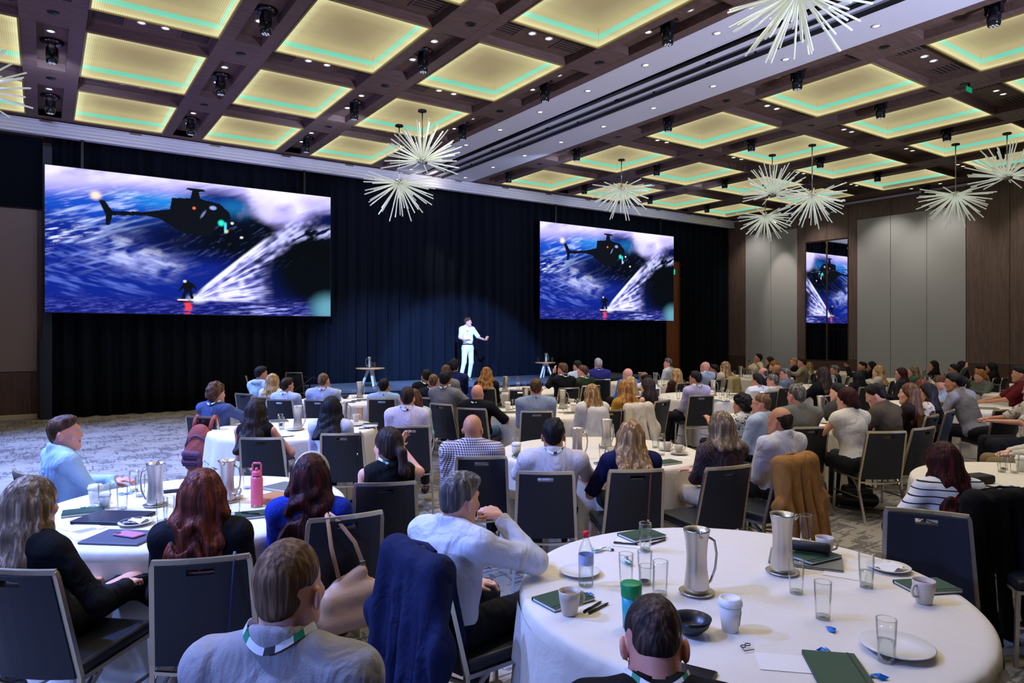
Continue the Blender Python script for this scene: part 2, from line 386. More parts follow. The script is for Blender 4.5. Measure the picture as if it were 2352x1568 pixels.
# door in the front wall, between the drapes
dr = struct(MB().box((19.55, 17.93, 2.28), (.98, .12, 4.56), bev=.005), 'door_1', W_DOOR)
MB().box((19.05, 17.86, 2.28), (.05, .05, 4.56), bev=.004).build('door_frame', W_DARK, dr); MB().box((20.04, 17.86, 2.28), (.05, .05, 4.56), bev=.004).build('door_frame', W_DARK, dr)
MB().tube([(19.2, 17.84, 1.0), (19.2, 17.8, 1.0), (19.2, 17.8, 1.3), (19.2, 17.84, 1.3)], .012).build('door_handle', CHROME, dr)
# ---------------------------------------------------------------- coffered ceiling
GAPY = ROWS[0]-(ROWS[1]+ROW_D)      # 0.835
Y_END = ROWS[0]+ROW_D
def beams(x0, x1, inner=.4):
    "two flush bands along the hall with flat crossings between the recesses"
    mid = (x0+x1)/2; half = min(inner, (x1-x0)-.1)/2; w_ = (x1-x0)/2-half; o = MB(); L = Y_END-YB; yc = (Y_END+YB)/2
    o.box((x0+w_/2, yc, ZC+.065), (w_, L, .13)); o.box((x1-w_/2, yc, ZC+.065), (w_, L, .13))
    for y in ROWS: o.box((mid, y-GAPY/2, ZC+.068), (half*2, GAPY+.12, .13))
    return o
for a in LEFT_COLS[1:]: struct(beams(a-.80, a), 'ceiling_beam', W_CEIL)
struct(beams(7.19, 7.99), 'ceiling_beam', W_CEIL); struct(beams(10.43, 11.25, .45), 'ceiling_beam', W_CEIL)
for a in RIGHT_COLS[1:]: struct(beams(a-.88, a, .45), 'ceiling_beam', W_CEIL)
struct(MB().box((22.15, (Y_END+YB)/2, ZC+.065), (.96, Y_END-YB, .13)), 'ceiling_beam', W_CEIL)
struct(MB().box((-3.08, (Y_END+YB)/2, ZC+.065), (2.22, Y_END-YB, .13)), 'ceiling_beam', W_CEIL)
struct(MB().box(((XL+7.99)/2, 17.42, ZC+.065), (7.99-XL, .8, .13)), 'ceiling_beam', W_CEIL); struct(MB().box(((XR+10.43)/2, 17.42, ZC+.065), (XR-10.43, .8, .13)), 'ceiling_beam', W_CEIL)
struct(MB().box(((XL+7.99)/2, (YB-.2)/2, ZC+.065), (7.99-XL, -.2-YB, .12)), 'ceiling_beam', W_CEIL); struct(MB().box(((XR+10.43)/2, (YB-.2)/2, ZC+.065), (XR-10.43, -.2-YB, .12)), 'ceiling_beam', W_CEIL)
for xa, xb in ((XL, 7.19), (11.25, XR)):        # wooden sides of the recesses
    for y in ROWS: struct(MB().box(((xa+xb)/2, y-.008, ZC+.068), (xb-xa, .016, .134)), 'ceiling_beam', W_CEIL); struct(MB().box(((xa+xb)/2, y+ROW_D+.008, ZC+.068), (xb-xa, .016, .134)), 'ceiling_beam', W_CEIL)
# recess soffits between the luminous panels (one board each)
soffit = None
def cells():
    for cols, w_, side in ((LEFT_COLS, LEFT_W, 0), (RIGHT_COLS, RIGHT_W, 1)):
        for i, x in enumerate(cols):
            for j, y in enumerate(ROWS): yield side, i, j, x, y, w_
for side in (0, 1):
    xa, xb = ((XL, 7.99), (10.43, XR))[side]
    struct(MB().box(((xa+xb)/2, (Y_END+YB)/2, ZC+.36), (xb-xa, Y_END-YB, .02)), 'ceiling_slab', W_RECESS)
    for j, y in enumerate(ROWS):
        struct(MB().box(((xa+xb)/2, y-GAPY/2, ZC+.14), (xb-xa, GAPY, .02)), 'ceiling_recess', W_RECESS)
for a, b in [(x-.8, x) for x in LEFT_COLS[1:]]+[(7.19, 7.99), (10.43, 11.25)]+[(x-.88, x) for x in RIGHT_COLS[1:]]:
    struct(MB().box(((a+b)/2, (Y_END+YB)/2, ZC+.142), (b-a, Y_END-YB, .02)), 'ceiling_recess', W_RECESS)
# luminous panels: a lit mesh sheet in a slim frame, light strip on the walls of the box above
def panel_sheet(wx, wy, k):
    t = NT('luminous_mesh_%d' % k)
    tc = t.add('ShaderNodeTexCoord'); sp = t.add('ShaderNodeSeparateXYZ', i_0=tc.outputs['Object'])
    ex = t.math('SUBTRACT', wx/2, t.math('ABSOLUTE', sp.outputs[0])); ey = t.math('SUBTRACT', wy/2, t.math('ABSOLUTE', sp.outputs[1]))
    e = t.math('SMOOTH_MIN', ex, ey, .25)
    wave = t.noise(t.coord((.45, 2.6, 1), kind='Generated'), 2.2, 3, .55)
    col = t.ramp(e, [(.0, (1.0, .98, .58, 1)), (.06, (.95, .92, .52, 1)), (.16, (.55, .48, .26, 1)), (.42, (.34, .27, .15, 1)), (.8, (.25, .19, .11, 1))])
    col = t.mix(t.math('MULTIPLY', t.math('SUBTRACT', wave, .42), 1.5), col, (.22, .16, .06, 1))
    st = t.add('ShaderNodeTexWave', i_Vector=t.coord((1, 1, 1)), i_Scale=11.0); st.bands_direction = 'X'
    col = t.mix(t.math('MULTIPLY', st.outputs['Fac'], .32), col, (.1, .08, .03, 1))
    em = t.add('ShaderNodeEmission', i_Color=col, i_Strength=1.15); tr = t.add('ShaderNodeBsdfTransparent', i_Color=(.9, .9, .9, 1))
    mx = t.add('ShaderNodeMixShader', i_0=.62, i_1=em.outputs[0], i_2=tr.outputs[0]); t.link(mx.outputs[0], t.out.inputs[0]); return t.m
GOLD = M('gilt_rim', S(176, 150, 84), .4, .4); STRIP = emit('mint_light_strip', (.0, .86, .66, 1), 1.9)
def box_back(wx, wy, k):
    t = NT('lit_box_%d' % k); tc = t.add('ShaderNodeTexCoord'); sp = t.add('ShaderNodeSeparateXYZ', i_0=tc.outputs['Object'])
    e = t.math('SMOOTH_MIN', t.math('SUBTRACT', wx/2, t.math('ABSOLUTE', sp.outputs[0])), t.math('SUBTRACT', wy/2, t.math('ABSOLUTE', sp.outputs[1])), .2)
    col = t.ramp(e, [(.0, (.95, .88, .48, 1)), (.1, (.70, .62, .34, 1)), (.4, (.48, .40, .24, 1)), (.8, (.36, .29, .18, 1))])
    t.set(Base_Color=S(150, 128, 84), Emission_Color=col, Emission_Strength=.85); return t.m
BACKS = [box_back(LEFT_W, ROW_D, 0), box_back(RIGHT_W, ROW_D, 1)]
SHEETS = [panel_sheet(LEFT_W, ROW_D, 0), panel_sheet(RIGHT_W, ROW_D, 1)]
protos = {}
def light_panel(side, w_):
    r = thing('ceiling_light_panel', '', 'ceiling light')
    d = ROW_D; MB().box((0, 0, .004), (w_-.03, d-.03, .003)).build('mesh_sheet', SHEETS[side], r)
    f = MB()
    for sx in (-1, 1): f.box((sx*(w_/2-.0125), 0, 0), (.025, d, .03))
    for sy in (-1, 1): f.box((0, sy*(d/2-.0125), 0), (w_, .025, .03))
    f.build('frame', GOLD, r)
    s = MB()
    for sx in (-1, 1): s.box((sx*(w_/2-.012), 0, .165), (.02, d-.05, .075))
    for sy in (-1, 1): s.box((0, sy*(d/2-.012), .165), (w_-.05, .02, .075))
    s.build('light_strip', STRIP, r)
    b = MB(); b.box((0, 0, .31), (w_-.02, d-.02, .01))
    for sx in (-1, 1): b.box((sx*(w_/2-.004), 0, .16), (.006, d-.02, .29))
    for sy in (-1, 1): b.box((0, sy*(d/2-.004), .16), (w_-.02, .006, .29))
    b.build('light_box', BACKS[side], r); return r
ORD = ['first', 'second', 'third', 'fourth', 'fifth', 'sixth', 'seventh', 'eighth', 'ninth', 'tenth', 'eleventh', 'twelfth']
SIDE = ['stage screen side', 'mirror side']
for side, i, j, x, y, w_ in cells():
    loc = (x+w_/2, y+ROW_D/2, ZC); lab = 'glowing mesh ceiling panel, %s row from drapes, %s column from %s' % (ORD[j], ORD[i], 'taupe flank wall' if side == 0 else 'white bulkhead')
    if side not in protos: protos[side] = light_panel(side, w_); protos[side].location = loc; protos[side]['label'] = lab; protos[side]['group'] = 'luminous ceiling panels'
    else: dup(protos[side], loc, 0, lab, 'luminous ceiling panels')
# white bulkhead with curtain tracks
bh = MB().box((8.33, (17.6+YB)/2, ZC+.1), (.68, 17.6-YB, .2)).box((9.95, (17.6+YB)/2, ZC+.1), (.96, 17.6-YB, .2)).box((9.06, (17.6+YB)/2, ZC+.27), (.82, 17.6-YB, .06))
bh.box((8.67, (17.6+YB)/2, ZC+.12), (.04, 17.6-YB, .25)).box((9.47, (17.6+YB)/2, ZC+.12), (.04, 17.6-YB, .25)).box((8.92, (17.6+YB)/2, ZC+.03), (.26, 17.6-YB, .04)).box((9.26, (17.6+YB)/2, ZC+.05), (.22, 17.6-YB, .04))
struct(bh, 'ceiling_bulkhead', WHITE)
rt = thing('hanging_track', 'pair of black partition tracks running in white ceiling bulkhead', 'track', (9.06, 7, ZC))
MB().box((-.25, 0, .02), (.1, 20.4, .06)).build('track', BLACK, rt); MB().box((.05, 0, -.02), (.035, 20.4, .05)).build('track', BLACK, rt); MB().box((.34, 0, -.03), (.045, 20.4, .06)).build('track', BLACK, rt)
MB().box((.405, 0, .06), (.012, 20.4, .02)).build('light_strip', emit('blue_strip', (.10, .2, 1.0, 1), 5.0), rt)
for k in range(9): MB().box((.34, -9+2.2*k, .04), (.02, .03, .1)).build('hanger', BLACK, rt); MB().box((.05, -8.3+2.2*k, .02), (.06, .05, .04)).build('hanger', BLACK, rt)
# white pelmet rail along the top of the drapes
pm = thing('pelmet_rail', 'long white ridged curtain rail along the top of the drapes', 'curtain rail', (9.15, 17.3, 6.08))
MB().box((0, .06, .05), (26.7, .2, .3), bev=.01).build('fascia', WHITE, pm)
for k in range(4): MB().box((0, -.05-.005*k, .13-.075*k), (26.7, .05, .045), bev=.008).build('ridge', WHITE, pm)
for k in range(16): MB().box((-12.4+1.65*k, -.075, .16), (.22, .03, .035), bev=.006).build('clip', CHROME, pm)
# ---------------------------------------------------------------- drapes
def drape(name, x0, x1, y, z0, z1, label, seed, amp=.09):
    r_ = random.Random(seed); n = int((x1-x0)/.028); X = np.linspace(x0, x1, n); ph = np.cumsum([r_.uniform(.28, .72) for _ in range(n)])
    am_ = np.array([.35+1.3*vnoise(np.array([[x*2.1, 3.3, seed+9]]))[0] for x in X]); prof = np.sin(ph)*amp*am_+np.sin(ph*2.3+1)*amp*.35+np.array([vnoise(np.array([[x*1.3, 7.7, seed]]))[0] for x in X])*.09
    V = []; zs = [z0, z0+.6, (z0+z1)/2, z1-.5, z1]; am = [1.15, 1.05, 1, .8, .55]
    for z, a in zip(zs, am): V += [(x+.012*math.sin(3*z+x), y+p*a, z) for x, p in zip(X, prof)]
    Q = np.array([(r*n+i, r*n+i+1, (r+1)*n+i+1, (r+1)*n+i) for r in range(4) for i in range(n-1)])
    o = link(bpy.data.objects.new(name, quick_mesh(name, V, Q, NAVY))); sol = o.modifiers.new('thickness', 'SOLIDIFY'); sol.thickness = .006
    return tag(o, label, 'curtain', 'black stage drapes')
drape('stage_drape', .16, 6.3, 17.58, .02, 6.05, 'black velvet drape hanging behind the big screen beside taupe wall', 1)
drape('stage_drape', 6.28, 12.6, 17.6, .02, 6.05, 'black velvet drape behind the speaker between the two screens', 2)
drape('stage_drape', 12.58, 19.0, 17.58, .02, 6.05, 'black velvet drape hanging behind the smaller screen', 3)
drape('stage_drape', 20.05, 22.5, 17.58, .02, 6.05, 'black velvet drape between wooden door and panelled wall', 4)
drape('stage_drape', 19.0, 20.08, 17.62, 4.58, 6.05, 'short black velvet drape above the wooden door', 5)
# ---------------------------------------------------------------- screens: the picture shown is computed point by point
def screen_picture(nx=440, ny=222):
    U, Vv = np.meshgrid((np.arange(nx))/(nx-1), (np.arange(ny))/(ny-1)); u = U.ravel(); v = Vv.ravel(); A = 1.98
    X = u*A; Z0 = np.zeros_like(u)
    def nz(sx, sy, rot, off=0, oct=3):
        c, s_ = math.cos(rot), math.sin(rot); a = X*c+v*s_; b = -X*s_+v*c; r = 0; am = .5
        for k in range(oct): r = r+am*vnoise(np.stack([a*sx*2**k+off, b*sy*2**k+off*1.7, Z0+off+k*3.1], 1)); am *= .5
        return r/(1-.5**oct)
    sst = lambda a, b, x: (lambda t: t*t*(3-2*t))(np.clip((x-a)/(b-a), 0, 1))
    col = np.zeros((len(u), 3))
    def over(c, a): col[:] = col*(1-a[:, None])+np.array(c)*a[:, None]
    sw = .35+.35*(u-.3)                      # streaks rise to the right, following the wave face
    n1 = nz(7, 46, .32, 1); n2 = nz(16, 110, .26, 5); n3 = nz(9, 60, -.25, 8); cloud = nz(4, 6, .4, 9, 4); mott = nz(9, 13, .5, 13, 4); fine = nz(22, 150, .12, 17)
    soft = lambda n, a, b: np.clip((n-a)/(b-a), 0, 1)**1.4
    col[:] = (.003, .006, .065)
    over((.004, .014, .20), sst(.75, .25, np.hypot(u-.15, (v-.45)*.8)))
    over((.008, .07, .48), sst(.24, .0, np.abs(v-(.80-.16*u)))*sst(.75, .25, u)*.85)
    over((.01, .24, .66), sst(.20, .0, np.hypot((u-.36)*.9, (v-.84)*1.6))*.7); over((.01, .20, .52), sst(.15, .0, np.hypot((u-.62)*1.3, v-.80))*.75)
    face = sst(.62, .05, u)*sst(.22, .55, v)
    over((.42, .54, .98), face*soft(n1, .48, .80)*.9); over((.70, .76, 1.0), face*soft(n2, .52, .78)*soft(cloud, .35, .6)*.8)
    patch = sst(.20, .02, np.hypot((u-.27)*.9+(v-.42)*.55, (v-.43)*.75-(u-.27)*.28))
    over((.40, .46, .92), patch*soft(mott, .38, .68)*.6); over((.72, .76, 1.0), patch*soft(n3, .45, .72)*soft(mott, .4, .62)*.8)
    over((.10, .16, .60), sst(.34, .1, np.hypot(u-.12, v-.28))*soft(n3, .45, .75)*.6)
    # shaded belly of the wave under the helicopter and the dark shoulder
    over((.002, .004, .03), sst(.26, .05, np.hypot((u-.45)*.72, (v-.58)*1.0))*.95)
    over((.002, .003, .005), sst(.36, .14, np.hypot((u-.74)*.8, (v-.60)*1.15))*.97)
    over((.002, .003, .004), sst(.32, .16, np.hypot((u-.99)*1.0, (v-.36)*.8))*.98)
    over((.10, .16, .55), sst(.3, .1, np.hypot(u-.62, v-.55))*soft(nz(18, 70, .6, 19), .6, .8)*.2)
    sea = sst(.17, .03, v); over((.006, .008, .11), sea*.7); over((.06, .07, .40), sea*soft(fine, .45, .75)*.8); over((.40, .42, .95), sst(.15, .04, v)*soft(nz(10, 90, .06, 21), .55, .8)*sst(.5, .7, u)*sst(.95, .8, u)*.8)
    # foam along the crest
    edge = .90-.04*sst(0, .25, u)*0-.05*sst(.3, 0, u)+.06*(cloud-.5)+.05*(n1-.5)+.05*sst(.35, .55, u)*sst(.72, .6, u)-.15*sst(.64, .76, u)*sst(.98, .84, u)
    fo = sst(-.07, .07, v-edge); over((.42, .38, .86), fo*.95); over((.74, .70, 1.0), sst(.0, .10, v-edge)*soft(cloud, .25, .6)*.9); over((.16, .11, .36), sst(.08, .16, v-edge)*soft(1-cloud, .35, .7)*.75)
    over((.52, .48, .88), sst(.11, .0, np.hypot((u-.725)*1.0, (v-.84)*.75)+.09*(mott-.5))*.9); over((.40, .36, .66), sst(.10, .0, np.abs(v-.93))*sst(.82, .92, u)*soft(cloud, .3, .6)*.85)
    # wake of the surfer: a fan of spray
    px, py = (u-.45)*A, v-.095; L = np.hypot(px, py); ang = np.degrees(np.arctan2(py, px)); t_ = (45-3.5*L-ang)/43
    inside = sst(-.035, .03, t_)*sst(1.05, .86, t_)*(px > -.02); Lm = .58+.80*np.exp(-(t_/.24)**2); fan = inside*sst(1.12, .72, L/Lm)
    pol = vnoise(np.stack([L*6, ang*.45, Z0+3], 1))*.45+vnoise(np.stack([L*15, ang*1.0, Z0+8], 1))*.33+vnoise(np.stack([X*26, v*26, Z0+5], 1))*.22
    br = np.clip(soft(pol, .22, .62)*(.55+.9*np.exp(-L*2.6))+.55*np.exp(-L*5), 0, 1)
    over((.34, .34, .90), fan*np.clip(br*1.15, 0, 1)*.95); over((.82, .82, 1.0), fan*np.clip(soft(pol, .40, .70)*(.35+.9*np.exp(-L*2.2)), 0, 1))
    over((.84, .86, 1.0), sst(.020, .002, np.abs(t_-.02)*L*.75)*sst(.06, .2, L)*sst(.86, .6, L)*.85)
    up2 = sst(.07, .0, np.abs(v-(.60+.42*(u-.74)))+.05*(mott-.5))*sst(.70, .80, u); over((.42, .44, .82), up2*soft(nz(12, 40, .55, 23), .42, .66)*.9)
    over((.70, .72, 1.0), sst(.05, .0, np.hypot(px*.5-.03, py-.02))*.85)
    # teal haze in the corner
    over((.10, .30, .38), sst(.16, .02, np.hypot((u-.99)*1.5, (v-.06)*.9))*.9)
    def poly(pts):
        ins = np.zeros(len(u), bool); n = len(pts)
        for i in range(n):
            (x1, y1), (x2, y2) = pts[i], pts[(i+1) % n]
            if y1 == y2: continue
            ins ^= ((y1 > v) != (y2 > v)) & (u < (x2-x1)*(v-y1)/(y2-y1)+x1)
        return ins.astype(float)
    D = (.004, .005, .008)
    heli = [(.155, .80), (.175, .795), (.20, .725), (.30, .738), (.385, .775), (.392, .86), (.455, .872), (.462, .93), (.44, .935), (.445, .95), (.50, .95), (.51, .935), (.485, .925), (.49, .875), (.56, .85), (.595, .79), (.60, .745), (.585, .70), (.545, .685), (.53, .60), (.44, .60), (.40, .64), (.35, .70), (.305, .712), (.20, .695), (.19, .62), (.178, .625), (.18, .69)]
    over(D, poly(heli)); over((.22, .3, .6), sst(.016, .008, np.hypot((u-.535)*1.0, (v-.815)*.8))); over((.12, .16, .3), sst(.010, .004, np.hypot((u-.50)*1.4-(v-.76)*.4, (v-.76)*.25)))
    over((1, .72, .45), sst(.026, .0, np.hypot(u-.148, (v-.825)*.55))); over((1, .15, .05), sst(.008, .002, np.hypot(u-.468, (v-.80)*.55)))
    over((.02, .9, .55), sst(.016, .003, np.hypot(u-.565, (v-.705)*.5))); over((.05, .55, .7), sst(.006, .003, np.abs(u-.58))*sst(.05, .03, np.abs(v-.67))); over((1, .4, .15), sst(.009, .002, np.hypot(u-.585, (v-.645)*.5))); over((1, .85, .75), sst(.008, .002, np.hypot(u-.605, (v-.71)*.6))); over((1, .9, .85), sst(.008, .003, np.hypot(u-.64, (v-.605)*.7)))
    over((.9, .04, .05), sst(.016, .004, np.abs(u-.447+.003*np.sin(v*90)))*sst(.0, .01, v)*sst(.115, .07, v)*sst(.25, .5, nz(8, 60, 0, 41)))
    surfer = [(.425, .115), (.437, .115), (.44, .155), (.449, .165), (.456, .115), (.466, .115), (.463, .165), (.458, .19), (.468, .205), (.473, .185), (.478, .19), (.47, .225), (.455, .24), (.447, .252), (.436, .25), (.433, .237), (.42, .195), (.412, .17), (.417, .167), (.43, .195), (.435, .18), (.428, .15)]
    over(D, poly(surfer)); over((.8, .75, .8), sst(.008, .003, np.hypot(u-.436, (v-.246)*.6))*.8); over((.9, .75, .7), sst(.022, .015, np.abs(u-.43))*sst(.007, .003, np.abs(v-.107))); over(D, sst(.034, .026, np.abs(u-.436))*sst(.012, .006, np.abs(v-.094))*.8)
    return u, v, np.clip(col, 0, 1)
def make_screen_mesh(nx=440, ny=222):
    u, v, col = screen_picture(nx, ny); Wd, Hd = 6.13, 3.09
    V = np.stack([(u-.5)*Wd, np.full_like(u, -.06), (v-.5)*Hd], 1)
    i = np.arange(nx-1)[None, :]+np.arange(ny-1)[:, None]*nx; i = i.ravel(); Q = np.stack([i, i+1, i+nx+1, i+nx], 1)
    t = NT('screen_picture'); a = t.add('ShaderNodeAttribute', attribute_name='picture'); em = t.add('ShaderNodeEmission', i_Color=a.outputs['Color'], i_Strength=1.5); t.link(em.outputs[0], t.out.inputs[0])
    me = quick_mesh('picture', V, Q, t.m, False); at = me.color_attributes.new('picture', 'FLOAT_COLOR', 'POINT'); at.data.foreach_set('color', np.concatenate([col, np.ones((len(col), 1))], 1).astype(np.float32).ravel()); return me
PICT = make_screen_mesh()
def screen(loc, label):
    r = thing('led_screen', label, 'screen', loc); link(bpy.data.objects.new('picture', PICT), r)
    MB().box((0, 0, 0), (6.16, .1, 3.12), bev=.005).build('casing', BLACK, r)
    for sx in (-2.4, 2.4): MB().box((sx, .0, 1.865), (.05, .05, .63)).build('hanging_bar', BLACK, r)
screen((3.1, 17.36, 3.815), 'big bright screen with wave and helicopter, beside the taupe flank wall')
screen((16.03, 17.36, 3.83), 'screen with wave and helicopter beside the wooden door')
# exit sign
ex = thing('exit_sign', 'small green lit exit sign with running figure beside wooden door', 'sign', (19.25, 17.48, 4.1))
MB().box((0, 0, 0), (.2, .05, .22), bev=.006).build('housing', BLACK, ex); MB().tube([(0, 0, .1), (0, 0, 1.85)], .008, 6).build('hanger', BLACK, ex); MB().box((0, -.027, 0), (.17, .006, .19)).build('face', emit('exit_green', (.02, .75, .4, 1), 1.0), ex)
fg = MB(); Rm = Matrix.Rotation(PI/2, 4, 'X'); fg.ball((.01, -.034, .055), (.016, .004, .016), 10, 6)
for p in ([(.005, .035), (-.012, -.015)], [(-.012, -.015), (.022, -.03), (.018, -.07)], [(-.012, -.015), (-.03, -.045), (-.055, -.045)], [(.005, .03), (.035, .01)], [(.0, .03), (-.032, .012)]): fg.tube([(a, -.034, b) for a, b in p], .007, 5)
fg.build('running_figure', M('sign_dark', (.01, .03, .02, 1), .6), ex)
# ---------------------------------------------------------------- stage
stg = thing('stage', 'low dark stage platform under the speaker in front of drapes', 'stage', (5.45, 15.35, 0))
DECK = M('stage_deck', S(74, 84, 98), .55, var=.15, vs=20, bump=.1, bs=120); SK = cloth('stage_skirt', S(20, 26, 44), .9, .2)
for i in range(5):
    for j in range(2): MB().box((1.05+2.1*i, .545+1.09*j, .46), (2.085, 1.075, .08), bev=.006).build('deck', DECK, stg)
MB().box((5.25, .03, .21), (10.4, .02, .42)).build('skirt', SK, stg); MB().box((.03, 1.09, .21), (.02, 2.1, .42)).build('skirt', SK, stg); MB().box((10.47, 1.09, .21), (.02, 2.1, .42)).build('skirt', SK, stg)
stp = thing('stage_steps', 'dark portable steps with handrails at the end of the stage', 'steps', (5.0, 16.2, 0))
for k in range(2): MB().box((-.3+.3*k, 0, .16+.16*k), (.3, .9, .03), bev=.004).build('tread', BLACK, stp); MB().box((-.3+.3*k, 0, .08+.08*k), (.26, .86, .14+.16*k)).build('riser', SK, stp)
for sy in (-.42, .42): MB().tube([(-.5, sy, .02), (-.45, sy, .35), (.2, sy, .8), (.38, sy, .72), (.4, sy, .5)], .016).build('handrail', BLACK, stp)
mon = thing('floor_monitor', 'small black wedge speaker standing on the stage by the drapes', 'speaker', (13.2, 17.2, .5), .2)
MB().box((0, 0, .13), (.4, .3, .26), bev=.02, top=.8).build('cabinet', BLACK, mon); MB().box((0, -.14, .13), (.32, .02, .18)).build('grille', M('grille', (.02, .02, .02, 1), .7), mon)
def coffee_table(loc, dia, label, rz):
    r = thing('coffee_table', label, 'table', loc, rz); MB().lathe([(.0, .455), (dia/2-.01, .455), (dia/2, .445), (dia/2-.03, .425), (0, .425)], 40).build('tabletop', wood('oak', S(206, 150, 96), .4), r)
    wm = M('white_legs', S(226, 230, 236), .45)
    MB().box((0, 0, .40), (.14, .14, .05), bev=.004).build('hub', wm, r)
    for k in range(3):
        a = 2*PI*k/3; d = Vector((math.cos(a), math.sin(a), 0)); MB().tube([d*.05+Vector((0, 0, .42)), d*.21], [.04, .028], 4, ang=PI/4).build('leg', wm, r)
coffee_table((6.72, 16.0, .512), .72, 'round oak coffee table on white splayed legs, beside stage steps', .5)
coffee_table((12.3, 16.15, .512), .62, 'round oak coffee table on white splayed legs, under the smaller screen', 1.2)
# ---------------------------------------------------------------- ceiling fittings
def vent_proto():
    r = thing('air_vent', '', 'air vent'); MB().box((0, 0, -.002), (.42, .5, .004)).build('backing', M('vent_dark', (.01, .009, .008, 1), .8), r)
    f = MB(); f.box((-.215, 0, -.008), (.02, .54, .016)).box((.215, 0, -.008), (.02, .54, .016)).box((0, -.26, -.008), (.44, .02, .016)).box((0, .26, -.008), (.44, .02, .016)); f.build('frame', W_CEIL, r)
    me = None
    for k in range(7):
        if me is None: o = MB().box((0, 0, 0), (.41, .026, .004)).build('slat', W_RECESS, r); me = o.data
        else: o = link(bpy.data.objects.new('slat', me), r)
        o.location = (0, -.21+.07*k, -.010)
    return r
def downlight_proto():
    r = thing('downlight', '', 'downlight'); MB().lathe([(.045, -.002), (.068, -.002), (.068, -.01), (.05, -.012), (.045, 0)], 16).build('rim', M('rim_white', S(190, 186, 180), .4), r)
    MB().lathe([(0, -.004), (.046, -.004)], 16).build('lens', emit('lamp_lens', (1, .93, .8, 1), 4.0), r); return r
def lamp_proto():
    r = thing('moving_head_lamp', '', 'stage lamp'); gb = M('gloss_black', (.008, .008, .01, 1), .18)
    MB().lathe([(0, 0), (.15, 0), (.165, -.02), (.14, -.05), (.075, -.06), (0, -.06)], 20).build('base', gb, r)
    MB().box((0, -.09, -.12), (.10, .03, .14), bev=.006).build('yoke', gb, r); MB().box((0, .09, -.12), (.10, .03, .14), bev=.006).build('yoke', gb, r)
    MB().lathe([(0, -.08), (.055, -.08), (.085, -.12), (.088, -.30), (.075, -.35), (.055, -.352), (0, -.345)], 20).build('head', gb, r)
    lm = MB()
    for k in range(7): q = 2*PI*k/6; rr = 0 if k == 6 else .042; lm.lathe([(0, -.356), (.014, -.355)], 8, (rr*math.cos(q), rr*math.sin(q), 0))
    lm.build('lenses', emit('lamp_cells', (.75, .8, 1, 1), .9), r); MB().box((.06, -.13, -.035), (.02, .012, .012)).build('status_light', emit('red_dot', (1, .02, .02, 1), 2.0), r); return r
PV, PD, PL = vent_proto(), downlight_proto(), lamp_proto(); first = {'v': 1, 'd': 1, 'l': 1}
def put(k, proto, loc, lab, grp):
    if first[k]: first[k] = 0; proto.location = loc; proto['label'] = lab; proto['group'] = grp
    else: dup(proto, loc, 0, lab, grp)
for side, i, j, x, y, w_ in cells():
    yc = y-GAPY/2; where = '%s column from %s' % (ORD[i], 'taupe flank wall' if side == 0 else 'white bulkhead')
    if j > 4: continue
    for s_ in (-1, 1): put('v', PV, (x+w_/2+s_*(w_/2-.26), yc-.03, ZC+.13), 'slatted vent, %s end, %s recess from drapes, %s' % ('flank' if s_ < 0 else 'mirror', ORD[j], where), 'slatted ceiling vents')
    for s_ in (-1, 1): put('d', PD, (x+w_/2+s_*.16, yc-.03, ZC+.13), 'round downlight, %s half, %s recess from drapes, %s' % ('flank' if s_ < 0 else 'mirror', ORD[j], where), 'recessed downlights')
gaps = [x-.4 for x in LEFT_COLS[1:]]+[7.59]+[10.84]+[x-.44 for x in RIGHT_COLS[1:]]+[22.1]
for gi, gx in enumerate(gaps):
    where = ('%s line from flank wall' % ORD[gi]) if gi < 4 else ('%s line beyond bulkhead' % ORD[gi-4])
    for j in range(5):
        yc = ROWS[j]+ROW_D/2; z = ZC+.13 if gx < 22 else ZC
        put('l', PL, (gx, yc, z), 'black moving head lamp, %s row from drapes, %s' % (ORD[j], where), 'moving head lamps')
        for s_ in (-1, 1): put('d', PD, (gx+.02*s_, yc+s_*.42, z), 'round downlight on %s side of lamp, %s row from drapes, %s' % ('drape' if s_ > 0 else 'audience', ORD[j], where), 'recessed downlights')
for x in (8.28, 9.99):
    for k in range(12): put('d', PD, (x, 16.9-1.465*k, ZC), '%s round downlight from drapes in white bulkhead strip nearer the %s' % (ORD[k], 'big screen' if x < 9 else 'mirror'), 'bulkhead downlights')
for gi, gx in enumerate(gaps[:-1]):
    for j in range(5):
        o = MB().lathe([(0, -.006), (.075, -.006), (.08, 0)], 16).build('ceiling_speaker', BLACK, None, (gx, ROWS[j]-GAPY/2, ZC)); tag(o, 'flat round black ceiling speaker, %s crossing from drapes, %s line from flank wall' % (ORD[j], ORD[gi]), 'speaker', 'round ceiling speakers')
es = thing('exit_sign', 'small green lit emergency sign hanging from ceiling on mirror side', 'sign', (13.7, 5.45, ZC)); MB().box((0, 0, -.02), (.03, .03, .06)).build('bracket', BLACK, es); MB().box((0, 0, -.1), (.2, .02, .085), bev=.004).build('face', emit('exit_dim', (.01, .5, .25, 1), .6), es)
